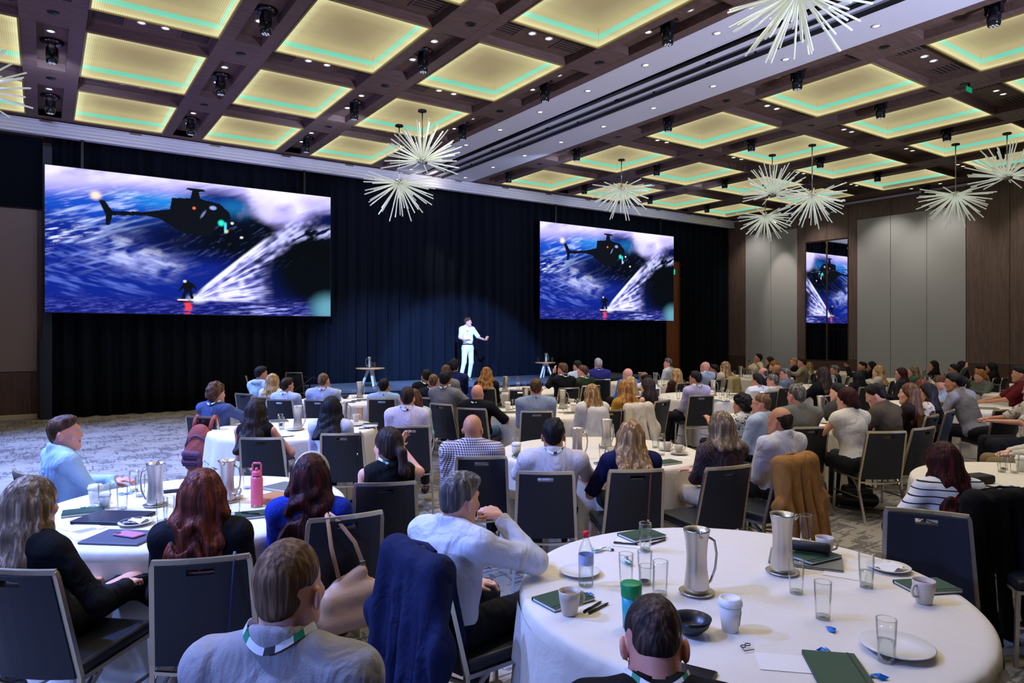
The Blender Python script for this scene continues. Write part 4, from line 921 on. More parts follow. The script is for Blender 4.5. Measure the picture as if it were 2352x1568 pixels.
    # ---------- hair
    c1, c2 = HAIRC[hc]; hmat = hairmat('hair_'+hc, c1, c2); back = Hd @ np.array([0, -1., 0]); dn = np.array([0, 0, -1.])
    g = Solid(.02); gr = .0035 if near else .0
    loc = lambda P: ((P-hc_) @ Hd)/hs
    def strands(fr, am, zf=4):
        def fn(P, d):
            m = np.abs(d) < .04; q = loc(P[m]); d = d.copy(); az = np.arctan2(q[:, 0], -q[:, 1]-.0); n_ = vnoise(np.stack([az*fr*.27+seed, q[:, 2]*zf, q[:, 1]*2], 1)); n2 = vnoise(np.stack([az*fr*.5+seed*2, q[:, 2]*zf*1.4, q[:, 1]*3], 1)); d[m] += am*((n_-.5)*2+(n2-.5)*1.0); return d
        return fn
    front = lambda P, d: np.maximum(d, (lambda q: -((q[:, 2]-.070)-.9*(q[:, 1]-.084)))(loc(P))*.7)
    behind_ear = lambda P, d: np.maximum(d, (lambda q: np.minimum(-.006-q[:, 2], q[:, 1]+.022-.25*(q[:, 2]+.006)))(loc(P)))
    if hair in ('short', 'fade', 'thick', 'receding', 'ring', 'curly', 'crop'):
        up_ = {'short': .012, 'fade': .007, 'thick': .017, 'receding': .012, 'ring': .008, 'curly': .040, 'crop': .006}[hair]
        g.ell(hp(0, -.018, .036), np.array([.074+up_*.75, .094+up_*.8, .092+up_])*hs, Hd); g.ell(hp(0, -.045, -.02), np.array([.064+up_*.6, .060+up_*.7, .070])*hs, Hd, .02)
        if hair in ('thick', 'short'): g.ell(hp(.01, .035, .105), np.array([.058, .05, .026+up_*.5])*hs, Hd, .03)
        tpr = {'fade': .012, 'crop': .010, 'short': .011, 'ring': .008, 'receding': .010, 'thick': .010}.get(hair, .004)
        g.post = [lambda P, d: d+up_*.75*np.clip(1-((lambda q: ((q[:, 2]-.070)-.9*(q[:, 1]-.084))*.74)(loc(P)))/.032, 0, 1), lambda P, d: d+tpr*np.clip((.045-loc(P)[:, 2])/.09, 0, 1.3), strands(26, {'curly': 0, 'fade': .0014, 'crop': .0014, 'ring': .002}.get(hair, .004), 14), front, lambda P, d: np.maximum(d, (lambda q: -(q[:, 2]+({'curly': .10, 'fade': .062, 'crop': .062}.get(hair, .076))))(loc(P)))]
        if hair == 'curly': g.post.insert(0, lambda P, d: d+.022*(vnoise(P*42+seed)-.5)*2)
        if hair == 'thick': g.post.insert(0, lambda P, d: d+.008*(vnoise(P*30+seed)-.5)*2)
        if hair != 'curly': g.post.append(behind_ear)
        if hair == 'receding': g.post.append(lambda P, d: np.maximum(d, (lambda q: .062-np.sqrt((q[:, 0]*.9)**2+((q[:, 1]-.02)*.75)**2+((q[:, 2]-.135)*1.0)**2))(loc(P))))
        if hair == 'ring': g.post.insert(0, lambda P, d: d+.018*np.clip(((lambda q: q[:, 2]-(.030-.30*q[:, 1]))(loc(P)))/.06, 0, 1.2))
    elif hair != 'bald':
        # long styles: a cap plus locks that hang from it
        vol = .022
        g.ell(hp(0, -.02, .036), np.array([.078+vol*.6, .098+vol*.6, .094+vol])*hs, Hd, .03)
        if hair == 'pony':
            g.ell(hp(0, -.04, -.02), np.array([.076, .07, .08])*hs, Hd, .03); p0 = hp(0, -.115, .02); p1 = hp(0, -.155, -.02); p2 = p1+dn*.12+back*.03; p3 = p1+dn*L+back*.01
            g.cap(p0, p1, .024, .026, .02); g.cap(p1, p2, .030, .034, .03); g.cap(p2, p3, .034, .012, .03); g.post = [strands(24, gr or .003), front]
        elif hair == 'bun':
            g.ell(hp(0, -.04, -.02), np.array([.076, .07, .08])*hs, Hd, .03); g.ell(hp(0, -.12, -.035), np.array([.04, .035, .05])*hs, Hd, .02); g.post = [strands(24, .004), front]
        else:
            Lh = L; spread_ = {'bob': 1.0, 'long': 1.0, 'wavy': 1.04, 'curlylong': 1.2}[hair]; bk = tp(0, -.13, .30)
            for q, (x0, y0) in enumerate(((-.060, -.03), (-.035, -.065), (0, -.075), (.035, -.065), (.060, -.03), (-.066, .012), (.066, .012))):
                a0 = hp(x0, y0, .02); Lq = Lh*(1.0 if q < 5 else .86); x1 = x0*1.25*spread_; m_ = hp(x1, y0*1.05-.012, -.09)
                outw = Hd @ np.array([x0*.35, -.02, 0]); e_ = m_+dn*max(Lq-.10, .02)+outw+(back*.03 if Lq > .25 and q < 5 else 0)+(Hd @ np.array([x0*.35, 0, 0]))
                fr_ = (e_[2]-hip[2])/max(c7[2]-hip[2], .1)
                if q < 5 and fr_ < 1.05: e_[1] = min(e_[1], hip[1]+min(fr_, 1)*(c7[1]-hip[1])-(.150 if fr_ < .9 else .10))
                rr = .037 if q < 5 else .026
                g.cap(a0, m_, .045 if q < 5 else .030, rr*1.12*spread_, .03); g.cap(m_, e_, rr*1.1*spread_, rr*(.92 if Lh > .3 else .70), .04)
            wv_ = .012 if hair in ('wavy', 'curlylong') else .004
            def waves(P, d):
                q = loc(P); return d+wv_*np.sin(q[:, 2]*48+vnoise(np.stack([q[:, 0]*16+seed, q[:, 1]*16, q[:, 2]*5], 1))*9)*np.clip((.02-q[:, 2])*8, 0, 1)
            fl = lambda P, d: np.maximum(d, (lambda q: np.where(q[:, 2] > -.05, -((q[:, 2]-.072)-1.25*(q[:, 1]-.092))*.6, (q[:, 1]-(.036 if Lh > .2 else .046)))*1.0)(loc(P)))
            face = lambda P, d: np.maximum(d, (lambda q: np.where(q[:, 1] > .035, .052-np.sqrt(q[:, 0]**2+((q[:, 2]+.01)*.6)**2), -9.))(loc(P)))
            g.post = [strands(34, .0050 if near else .0045, 1.6), waves, fl, face]
            if hair == 'curlylong': g.post.insert(0, lambda P, d: d+.016*(vnoise(P*36+seed)-.5)*2)
    if g.p: put_part('hair', g, max(min(h, .012), .0052) if near else h, hmat)
    if beard:
        bd = Solid(.02); bd.ell(hp(0, .026, -.062), np.array([.064, .070, .058])*hs, Hd); bd.post = [lambda P, d: np.maximum(d, (lambda q: np.maximum(q[:, 2]+.03, -.0-q[:, 1]))(loc(P))), lambda P, d: np.maximum(d, (lambda q: .022-np.sqrt(q[:, 0]**2+(q[:, 2]+.058)**2*3))(loc(P)))]
        put_part('beard', bd, max(h*.7, .005), hairmat('hair_'+beard, *HAIRC[beard]))
    # ---------- lanyard, glasses
    if lany:
        n = 40; pts = []
        for k in range(n+1):
            a0 = -PI*.5+2*PI*(k/n)-PI; x, y = math.cos(a0+PI*.0), math.sin(a0)
            rr = nk+(.026 if neck == 'collar' else .026); p = c7+N @ np.array([x*rr, y*rr+.006, -.036*max(0, y)*1.2+.044*abs(x)**1.6+(.004 if neck == 'collar' else .012)]); pts.append(p)
        V = []; up_ = N @ np.array([0, 0, 1.]); cN = c7
        for p in pts:
            o_ = unit((p-c7)-up_*((p-c7) @ up_)); V += [p+up_*.0078-o_*.002, p-up_*.0078+o_*.005]
        Q = np.array([(2*k, 2*k+1, 2*k+3, 2*k+2) for k in range(n)]); mi = np.zeros(n, int)
        bi = [k for k in range(n) if ((pts[k]-c7) @ (N @ np.array([0, 1., 0]))) < .0]
        for q in range(len(bi)):
            if q in (3, 4, 14, 15): mi[bi[q]] = 1
            if q in (9, 10): mi[bi[q]] = 2
        o = link(bpy.data.objects.new('lanyard', quick_mesh('lanyard', np.array(V), Q, LANY, False, mi)), root); sm_ = o.modifiers.new('thickness', 'SOLIDIFY'); sm_.thickness = .002; sm_.offset = 1
    if glasses:
        gm = MB()
        for s_ in (-1, 1):
            gm.tube([hp(s_*.031+.021*math.cos(a_*PI/6), .103, .018+.016*math.sin(a_*PI/6)) for a_ in range(12)], .0019, 5, closed=True); gm.tube([hp(s_*.052, .103, .024), hp(s_*.074, .06, .022), hp(s_*.080, -.005, .018)], .0022, 5)
        gm.tube([hp(-.010, .106, .02), hp(.010, .106, .02)], .0019, 5); gm.build('glasses', BLACK, root)
    if extra: extra(root, dict(hp=hp, tp=tp, arm=arm, hip=hip, T=T, Hd=Hd, c7=c7, N=N, hs=hs, nk=nk))
    if ch: chair_px(ch[0], ch[1], ch[2], ch[3], 'charcoal banquet chair holding the '+short)
    elif stand is None and has_chair:
        ca = A if cyaw is None else -(YAW+math.radians(cyaw)); o = Matrix.Rotation(ca, 3, 'Z') @ Vector((cdx, .05+cdy, 0)); chair(org.x+o.x, org.y+o.y, ca, 'charcoal banquet chair holding the '+short)
    PEOPLE.append((label, root)); return root
# ---------------------------------------------------------------- who sits where: photo column of the head, row of its top, depth in metres
W_ = (212, 212, 220); BK = (14, 14, 17); NV = (26, 30, 56); PALE = (176, 196, 224)
def headband(root, k):
    m = MB(); hp = k['hp']; pts = [hp(.092*math.cos(a), .018, .036+.113*math.sin(a)) for a in [PI*q/12 for q in range(13)]]
    m.tube(pts, .013, 6, flat=.45); m.build('headband', M('pearl_band', S(214, 200, 160), .4), root)
# --- closest row
person('person with cropped brown hair in pale grey shirt and lanyard, cut by frame edge', 'person in pale grey shirt', 664, 1228, 1.68, 4, 12, 7, skin='fair', hair='fade', hc='ginger', wear=(170, 165, 166), lany=True, lean=2)
person('person with greying hair in white shirt, hand to chin, elbow on table', 'person in white shirt and its hung navy blazer', 1056, 1078, 3.08, 40, 40, 12, skin='fair', hair='short', hc='grey', wear=W_, legs=(16, 16, 22), lean=8, ch=(962, 1262, 2.92, 53),
       arms={1: ((.10, .27, .985), (1.0, .3, -.9)), -1: 'lap'}, hands={1: ((-.9, .15, .25), (.1, -.2, 1), .7, .1)})
person('person with thinning dark hair in black top and lanyard, cut by frame bottom', 'person in black at the bottom frame edge', 1502, 1345, 1.8, 4, 6, 44, skin='pink', hair='fade', hc='thin', wear=BK, lany=True, lean=4, neck='round')
person('person with long ash blond hair in black coat, legs crossed', 'person with ash blond hair in black', 75, 1095, 3.0, 18, 22, 4, skin='fair', hair='long', hc='ash', L=.36, wear=BK, legs=BK, male=False, skirt=True, neck='round', wid=1.15, arms={1: ((.24, .26, .66), (.7, -.6, -.5)), -1: 'lap'},
       legpose={1: ((.10, .45, .60), (.42, .72, .22)), -1: ((-.08, .44, .52), (-.06, .44, .10))}, ch=(30, 1312, 2.73, 8))
person('person in pale blue shirt with clip microphone, turned sideways, short brown hair', 'person in pale blue shirt beside the carpet', 150, 953, 4.8, 42, 74, -2, skin='pink', hair='short', hc='brown', wear=(166, 196, 226), legs=(40, 44, 60), lean=-4, wid=1.12, arms={1: ((.02, .30, .70), (.7, -.3, -.7)), -1: ((-.02, .33, .74), (-.8, -.3, -.7))})
person('person with long wavy auburn hair in black top', 'person with auburn wavy hair', 468, 1078, 3.15, -12, -2, 3, skin='fair', hair='wavy', hc='auburn', L=.42, wear=(20, 20, 26), male=False, neck='round', wid=1.02, ch=(463, 1288, 2.86, -14))
person('person with dark wine red hair and pale headband in cobalt blue dress', 'person in cobalt dress', 714, 1044, 3.7, -8, -6, 4, skin='fair', hair='wavy', hc='wine', L=.40, wear=(30, 54, 160), legs=(24, 40, 130), male=False, neck='round', sleeve=.5, skirt=True, extra=headband, ch=(795, 1186, 3.53, -28))
person('person with dark ponytail in sleeveless black top, one hand raised', 'person with ponytail in sleeveless black top', 890, 982, 4.55, -14, -48, 2, skin='fair', hair='pony', hc='dark', L=.36, wear=BK, sleeve=0, male=False, neck='round', lany=True, arms={1: ((.10, .36, 1.02), (.7, -.2, -.9)), -1: 'lap'}, hands={1: ((.35, .5, .6), (-.6, .5, .2), .35, .28)}, ch=(885, 1110, 4.3, -10))
person('bald person in small gingham check shirt', 'person in gingham shirt', 1086, 948, 5.5, 2, 10, 2, skin='tan', hair='bald', wear='gingham', lany=True, wid=1.1, ch=(1106, 1050, 5.2, -4))
person('person with thick black hair and lanyard in off-white shirt', 'person in off-white shirt with black hair', 1271, 960, 5.0, 2, 4, 4, skin='olive', hair='thick', hc='black', wear=(214, 206, 206), legs=(36, 34, 36), lany=True, wid=1.06, arms='table', glasses=True, ch=(1253, 1084, 4.64, 3))
person('person with straight blond hair in navy blouse, hand on knee', 'person in navy blouse', 1446, 965, 5.05, -4, -10, 4, skin='pink', hair='long', hc='mix', L=.22, wear=(24, 26, 70), legs=(22, 22, 34), male=False, neck='round', sleeve=.5, wid=1.05, roll=3, arms={-1: ((-.20, .26, .62), (-.5, -.8, -.3)), 1: 'lap'}, ch=(1462, 1080, 4.71, -6))
person('person with grey blond bob in brown dotted blouse and cream trousers', 'person in brown dotted blouse', 1655, 945, 5.3, -22, -18, 2, skin='fair', hair='bob', hc='ash', L=.14, wear='polka', legs=(206, 190, 168), male=False, neck='round', sleeve=.6, wid=1.06, arms='cross', ch=(1673, 1072, 4.82, -22))
person('person with dark hair bald on top in white shirt and lanyard', 'person in white shirt and its tan coat', 1790, 932, 5.65, -28, -42, -2, skin='tan', hair='ring', hc='dark', wear=W_, legs=(36, 34, 32), lany=True, wid=1.08, ch=(1822, 1055, 5.12, -36))
# --- by the backpack table
person('person with bushy curly brown hair in denim shirt, arm on table', 'person in denim shirt', 498, 880, 8.1, 14, 26, 0, skin='pink', hair='curly', hc='brown', wear=(74, 88, 128), legs=(34, 40, 70), lany=True, arms={1: ((.30, .34, .84), (.8, -.4, -.5)), -1: 'lap'}, ch=(462, 957, 7.72, 12))
person('person with long straight dark hair in sleeveless black top', 'person with long dark hair in sleeveless black', 590, 915, 6.5, 4, 6, 3, skin='pink', hair='long', hc='dark', L=.36, wear=BK, sleeve=0, male=False, neck='round', arms={1: ((.16, .24, .66), (.8, -.5, -.3)), -1: 'lap'}, ch=(600, 1006, 6.15, 0))
person('person with black shoulder-length hair in crisp white blouse', 'person with black hair in white blouse', 762, 910, 6.75, 4, 2, 3, skin='olive', hair='long', hc='black', L=.27, wear=(208, 212, 232), legs=BK, male=False, neck='round', ch=(785, 996, 6.41, -5))
person('person with dark hair and lanyard in pale pink shirt', 'person in pale pink shirt', 935, 887, 7.35, 0, -8, 0, skin='fair', hair='short', hc='dark', wear=(222, 208, 226), lany=True, glasses=True, ch=(943, 979, 6.92, -6))
person('person with long brown hair in mint top, mostly hidden behind pink shirt', 'person in mint top', 951, 893, 8.5, -6, None, 0, skin='fair', hair='long', hc='brown', L=.32, wear=(176, 204, 206), male=False, neck='round')
# --- front table beside the big screen
person('person with black hair in pale hooded top', 'person in pale hooded top', 600, 840, 10.8, 26, 38, 0, skin='olive', hair='short', hc='black', wear=(176, 200, 226), neck='hood', cdx=-.1)
person('person with wavy platinum blond hair in white top', 'person with platinum wavy hair', 628, 858, 10.3, 20, 22, 0, skin='fair', hair='wavy', hc='blond', L=.34, wear=W_, male=False, neck='round')
person('person with dark hair in pale striped shirt near the drapes', 'person in pale striped shirt', 660, 866, 9.95, 14, 30, 2, skin='tan', hair='short', hc='dark', wear=(182, 194, 220), lany=True, cyaw=6)
person('person with cropped greying hair in light blue shirt, back to camera', 'person in light blue shirt with cropped hair', 744, 855, 9.9, 4, 12, -2, skin='pink', hair='fade', hc='ginger', wear=(176, 188, 222), lany=True, wid=1.08)
person('person with black hair in sky blue shirt and lanyard at front table', 'person in sky blue shirt', 882, 868, 10.1, -4, 4, 0, skin='tan', hair='short', hc='black', wear=(168, 194, 232), lany=True)
# --- between front table and polo table
person('person with black hair and glasses in black top facing stage', 'person with glasses in black near stage', 979, 847, 11.5, 4, -12, 0, skin='olive', hair='short', hc='black', wear=BK, glasses=True, lany=True)
person('person with cropped ginger brown hair in dark navy jumper', 'person in dark navy jumper', 996, 857, 10.3, 8, 4, 0, skin='pink', hair='fade', hc='ginger', wear=(24, 28, 44), lany=True, neck='round', ch=(992, 914, 9.95, 20))
person('person with tall black hair in navy padded vest and grey sleeves', 'person in navy padded vest', 1024, 851, 9.5, 24, 18, 0, skin='olive', hair='thick', hc='black', wear=(128, 128, 130), legs=(28, 30, 40), jacket=None, lany=True, arms={1: ((.2, .3, .80), (.8, -.2, -.4)), -1: 'lap'}, neck='round', wid=1.05, ch=(1013, 928, 9.1, 35))
person('person with brown hair in grey top behind the navy vest', 'person in grey top behind the vest', 1024, 837, 11.2, 8, 6, 0, skin='pink', hair='short', hc='brown', wear=(130, 130, 134), neck='round')
person('broad person with dark wavy hair in royal navy polo shirt', 'person in navy polo', 1043, 826, 12.2, 14, 6, 2, skin='tan', hair='curly', hc='black', wear=(28, 40, 92), wid=1.2, neck='collar', sleeve=.6)
person('bald person in black polo shirt and blue jeans', 'person in black polo', 1097, 881, 8.9, 22, 24, 4, skin='pink', hair='bald', wear=(16, 18, 24), legs=(96, 130, 168), sleeve=.5, lany=True, wid=1.15, arms={1: ((.16, .26, .74), (.9, -.2, -.5)), -1: 'lap'}, ch=(1083, 938, 8.56, 18))
person('person with curly golden brown hair in black leather jacket', 'person in black leather jacket', 1118, 843, 11.9, 8, 8, 2, skin='fair', hair='curlylong', hc='gold', L=.25, wear=(20, 20, 24), male=False, neck='round')
person('person with dark hair in grey blue shirt, back to camera', 'person in grey blue shirt', 1231, 868, 8.5, 0, -2, 6, skin='pink', hair='short', hc='brown', wear=(150, 164, 190), lany=False, wid=1.08)
person('person in black jacket resting cheek on hand, brown hair', 'person in black jacket with hand on cheek', 1292, 833, 12.0, -22, -44, 2, skin='pink', hair='thick', hc='brown', wear=(18, 18, 22), lany=True, arms={-1: ((-.06, .22, 1.12), (-.4, .4, -1)), 1: 'lap'}, hands={-1: ((.2, -.2, 1), (-.4, -.6, .1), .5, .1)})
person('person with dark hair and glasses in white plaid shirt', 'person in white plaid shirt', 1326, 827, 14.0, -18, -40, 0, skin='tan', hair='short', hc='black', wear='plaid', glasses=True)
person('person with brown hair in olive green shirt seen in profile', 'person in olive green shirt', 1338, 838, 12.5, -30, -62, 0, skin='pink', hair='short', hc='brown', wear=(50, 62, 40), lany=True, beard='dark')
person('person with silver hair in royal blue jumper', 'person in royal blue jumper', 1374, 822, 14.2, -6, -12, 0, skin='pink', hair='thick', hc='silver', wear=(52, 52, 132), wid=1.15, lany=True, neck='collar')
person('person with golden blond hair in white top beside handbag chair', 'person with golden hair in white top', 1358, 882, 8.6, -14, -24, 3, skin='fair', hair='long', hc='mix', L=.27, wear=(224, 220, 216), male=False, neck='round', cyaw=-8, cdx=.16)
person('person with golden blond hair in mustard yellow blouse', 'person in mustard blouse', 1433, 872, 9.1, -34, -36, 2, skin='tan', hair='wavy', hc='gold', L=.26, wear=(176, 128, 42), male=False, neck='round', sleeve=.45)
person('person with platinum hair partly hidden behind mustard blouse', 'person behind mustard blouse', 1446, 864, 10.5, -30, -30, 0, skin='fair', hair='long', hc='blond', L=.34, wear=(206, 208, 218), male=False, neck='round')
person('person with bald head and glasses in bright blue shirt', 'bald person in bright blue shirt', 1441, 844, 13.0, -24, -50, 0, skin='pink', hair='bald', wear=(70, 112, 196), glasses=True)
person('person with balding dark hair in white shirt before the small screen', 'balding person in white shirt', 1479, 852, 12.0, -10, -14, 0, skin='brown', hair='ring', hc='black', wear=(214, 216, 226), lany=True)
person('person with very long dark brown hair in sleeveless black dress', 'person in sleeveless black dress', 1486, 868, 9.7, -46, -56, 0, skin='fair', hair='long', hc='dark', L=.48, wear=BK, sleeve=0, male=False, neck='round', legs=BK)
person('person with grey hair in white shirt sitting beside the wooden door', 'person in white shirt beside wooden door', 1534, 823, 16.4, -52, -86, -4, skin='pink', hair='thick', hc='grey', wear=(222, 226, 230), wid=1.1, lany=True)
person('person with long streaked blond hair in brown cardigan', 'person in brown cardigan', 1552, 846, 13.2, -28, -46, 0, skin='fair', hair='long', hc='blond', L=.34, wear=(70, 40, 32), male=False, neck='round')
person('person with black hair in lilac shirt, legs out to the side', 'person in lilac shirt', 1597, 851, 10.6, -26, -40, 0, skin='tan', hair='short', hc='black', wear=(186, 178, 214), legs=(18, 18, 22), lany=True, glasses=True, wid=1.1, legpose={-1: ((-.18, .40, .52), (-.20, .42, .10)), 1: ((.0, .44, .54), (-.05, .46, .10))}, cyaw=-6)
person('bald person with glasses in pale blue shirt near the black drape', 'bald person in pale blue shirt', 1619, 829, 14.0, -36, -58, 0, skin='pink', hair='bald', wear=(170, 192, 222), glasses=True, lany=True, wid=1.1)
person('person with short black hair in black top behind pale blue shirt', 'person in black behind pale blue shirt', 1640, 836, 15.4, -40, -60, 0, skin='tan', hair='short', hc='black', wear=BK, neck='round')
person('person with long wavy brown hair in cream top by the drape', 'person in cream top by the drape', 1664, 830, 14.5, -24, -52, 0, skin='fair', hair='long', hc='mix', L=.34, wear=(206, 190, 160), male=False, neck='round')
# --- toward the mirror wall
person('person in cream shirt with one arm raised, head tilted', 'person in cream shirt with raised arm', 1741, 812, 18.3, -96, -92, -14, roll=-14, skin='tan', hair='thick', hc='black', wear=(214, 204, 172), sleeve=.5, lany=True, lean=-8, male=False, arms={1: ((.0, .20, 1.06), (.6, .2, -.9)), -1: ((-.38, .16, 1.02), (-.8, 0, -.8))})
person('person with dark hair below the pale panel, looking at stage', 'person with dark hair below pale panel', 1767, 819, 19.0, -70, -80, 0, skin='fair', hair='long', hc='dark', L=.3, wear=(40, 36, 44), male=False, neck='round')
person('person with curly blond hair half hidden behind bald heads', 'person with curly blond hair', 1776, 830, 17.2, -50, -60, 0, skin='fair', hair='curly', hc='gold', wear=(60, 56, 60), male=False, neck='round')
person('bald bearded person in dark top before the pale panel', 'bald bearded person in dark top', 1783, 836, 16.0, -44, -60, 0, skin='tan', hair='bald', wear=(40, 40, 46), beard='dark', neck='round')
person('person with thin grey hair in dark blue jacket', 'person in dark blue jacket with thin grey hair', 1752, 843, 14.0, -36, -52, 0, skin='pink', hair='ring', hc='grey', wear=(30, 40, 66))
person('person with grey wavy hair and glasses in white shirt', 'person in white shirt with grey wavy hair', 1774, 859, 12.0, -34, -52, 0, skin='pink', hair='thick', hc='grey', wear=(220, 220, 220), glasses=True)
person('person with black fade haircut in white shirt and lanyard', 'person in white shirt with black fade', 1739, 857, 11.3, -22, -36, 0, skin='tan', hair='thick', hc='black', wear=(220, 222, 228), lany=True)
person('person with grey brown hair and glasses in grey blue blazer', 'person in grey blue blazer', 1803, 845, 13.0, -46, -70, -4, skin='pink', hair='short', hc='grey', wear=(110, 120, 138), glasses=True, wid=1.08)
person('person with short blond hair and dark glasses in black blazer', 'person in black blazer with blond hair', 1823, 821, 17.6, -64, -84, 0, skin='fair', hair='short', hc='blond', wear=BK, glasses=True, male=False)
person('person with dark brown hair in beige jacket, arm stretched out', 'person in beige jacket', 1842, 820, 16.2, -52, -62, 0, skin='pink', hair='thick', hc='dark', wear=(150, 138, 116), wid=1.12, arms={-1: ((-.42, .22, .92), (-.6, -.6, -.3)), 1: 'lap'})
person('person with long brown hair hidden behind beige jacket', 'person behind beige jacket', 1856, 832, 17.5, -50, -60, 0, skin='fair', hair='long', hc='mix', L=.36, wear=(190, 178, 160), male=False, neck='round')
person('person with dark bob in short-sleeved black top', 'person with dark bob in black top', 1889, 843, 10.6, -20, -26, 0, skin='fair', hair='bob', hc='dark', L=.27, wear=BK, sleeve=.45, male=False, neck='round', arms='table')
person('person with greying hair and glasses in navy suit', 'person in navy suit', 1917, 838, 15.0, -54, -76, 0, skin='tan', hair='short', hc='grey', wear=(34, 42, 62), glasses=True)
person('person with dark beard in black suit, hands clasped under chin', 'bearded person in black suit', 1980, 830, 16.2, -62, -84, -6, skin='tan', hair='short', hc='black', beard='dark', wear=(18, 18, 22), wid=1.1, arms={1: ((.02, .30, 1.02), (.6, .1, -.9)), -1: ((-.04, .32, 1.03), (-.6, .1, -.9))})
person('person with long black hair behind the bearded black suit', 'person behind bearded black suit', 2001, 830, 17.4, -54, -70, 0, skin='tan', hair='long', hc='black', L=.3, wear=BK, male=False, neck='round')
person('person with straight black hair, back to camera, before blond bob', 'person with straight black hair', 1970, 852, 12.2, -16, -20, 0, skin='tan', hair='long', hc='black', L=.34, wear=(20, 18, 20), male=False, neck='round')
person('person with thick golden blond bob in white top', 'person with thick blond bob', 2016, 839, 13.6, -50, -62, 0, skin='fair', hair='bob', hc='blond', L=.27, wear=(196, 190, 178), male=False, neck='round', wid=1.1)
person('person with dark red hair and glasses in dark patterned jacket', 'person with dark red hair and glasses', 2068, 844, 13.0, -58, -80, 0, skin='pink', hair='bob', hc='wine', L=.24, wear=(40, 38, 48), glasses=True, male=False, neck='round', wid=1.15)
person('person with pale wavy hair in teal scarf top', 'person in teal scarf top', 2097, 840, 15.0, -52, -66, 0, skin='fair', hair='wavy', hc='ash', L=.28, wear=(74, 104, 100), male=False, neck='round')
person('person with long black hair in black blazer before pale panel', 'person in black blazer with long black hair', 2143, 828, 16.2, -60, -82, -4, skin='tan', hair='long', hc='black', L=.32, wear=BK, male=False, lany=True)
person('person with dark hair and glasses in black near the panel seam', 'person in black near panel seam', 2192, 836, 14.0, -46, -66, 0, skin='tan', hair='thick', hc='black', wear=BK, glasses=True)
person('person with long black hair in black, half hidden at panel seam', 'person half hidden at panel seam', 2207, 829, 15.2, -40, -56, 0, skin='tan', hair='long', hc='black', L=.36, wear=BK, male=False, neck='round')
person('person with grey green cardigan, blond hair, hand at forehead', 'person in grey green cardigan', 2250, 848, 12.6, -106, -98, 8, roll=-6, skin='fair', hair='pony', hc='gold', L=.2, wear=(94, 98, 88), male=False, neck='round', lany=True, arms={1: ((.07, .25, 1.20), (.9, .1, -.6)), -1: 'table'}, hands={1: ((-.4, -.2, .9), (.3, -.9, 0), .5, .1)})
person('person with black hair behind the grey green cardigan', 'person behind grey green cardigan', 2250, 838, 14.5, -50, -74, 0, skin='tan', hair='short', hc='black', wear=BK, glasses=True)
person('person with big dark hair in dark top at the brown panels', 'person with big dark hair by brown panels', 2276, 832, 14.6, -40, -56, 0, skin='tan', hair='long', hc='black', L=.36, wear=(22, 20, 22), male=False, neck='round', wid=1.1)
person('person in dark red T-shirt at the frame edge, black hair', 'person in dark red shirt', 2342, 840, 10.2, -62, -70, 0, skin='tan', hair='thick', hc='black', wear=(96, 20, 26), sleeve=.5, neck='round', arms='table')
person('person in leaf green print shirt at the frame edge', 'person in leaf green print shirt', 2372, 872, 8.0, -72, -76, 0, skin='tan', hair='short', hc='dark', wear='leaf', legs=(30, 30, 34), sleeve=.5, neck='round', arms='table')
person('person in cream shirt and khaki trousers cut by frame edge', 'person in cream shirt and khaki trousers', 2400, 900, 6.7, -66, -70, 0, skin='fair', hair='short', hc='brown', wear=(206, 200, 186), legs=(124, 106, 74))
# --- around the vest table
person('person with dark curly hair in black and white floral blouse', 'person in floral blouse', 1703, 906, 8.0, -32, -40, 4, skin='tan', hair='curly', hc='black', wear='floral', sleeve=.5, male=False, neck='round', lany=True, arms='table')
person('person with thin sandy hair and glasses in pale blue collared shirt', 'person with sandy hair in pale blue shirt', 1748, 901, 7.3, -34, -52, 2, skin='pink', hair='fade', hc='ginger', wear=(182, 198, 226), glasses=True, lany=False, wid=1.02)
person('person with greying hair in olive grey shirt, back to camera', 'person in olive grey shirt', 1829, 881, 7.1, -10, -20, 3, skin='pink', hair='short', hc='grey', wear=(120, 120, 112), wid=1.16)
person('person with auburn updo in white sleeveless denim vest', 'person in white sleeveless vest', 1944, 889, 6.9, -14, -30, 4, skin='fair', hair='bun', hc='wine', wear=(224, 218, 206), sleeve=.12, male=False, legs=(34, 34, 36), wid=1.0, arms='table', lean=8, cyaw=-4, cdx=.16)
person('person with black fringe bent forward in brown short-sleeved shirt', 'person in brown short-sleeved shirt', 2012, 877, 7.2, -36, -56, 22, skin='fair', hair='thick', hc='black', wear=(82, 72, 60), sleeve=.5, legs=(24, 24, 28), wid=1.12, lean=16, arms='table', cyaw=-30)
person('person in dark grey top with black hair across the vest table', 'person in dark grey top', 1925, 879, 8.4, -24, -40, 2, skin='fair', hair='short', hc='black', wear=(70, 68, 70), sleeve=.5, male=False, neck='round', arms='table')
person('person with long chestnut hair in dark brown jacket', 'person in dark brown jacket', 2086, 880, 8.0, -40, -66, 0, skin='fair', hair='long', hc='brown', L=.40, wear=(38, 26, 26), male=False, neck='round')
person('person with long black hair in cream leaf print blouse', 'person in cream leaf print blouse', 2128, 880, 8.5, -44, -74, 0, skin='tan', hair='long', hc='black', L=.34, wear='leaf', male=False, neck='round')
person('person with auburn hair behind the cream leaf print blouse', 'person behind leaf print blouse', 2114, 872, 9.6, -40, -56, 0, skin='fair', hair='bob', hc='auburn', L=.26, wear=(40, 34, 36), male=False, neck='round')
person('person in rumpled grey shirt leaning far over the table', 'person in rumpled grey shirt', 2190, 855, 8.9, -30, -56, 6, skin='tan', hair='thick', hc='black', wear=(132, 130, 136), wid=1.2, lean=24, arms='table', cyaw=-4, cdx=.2)
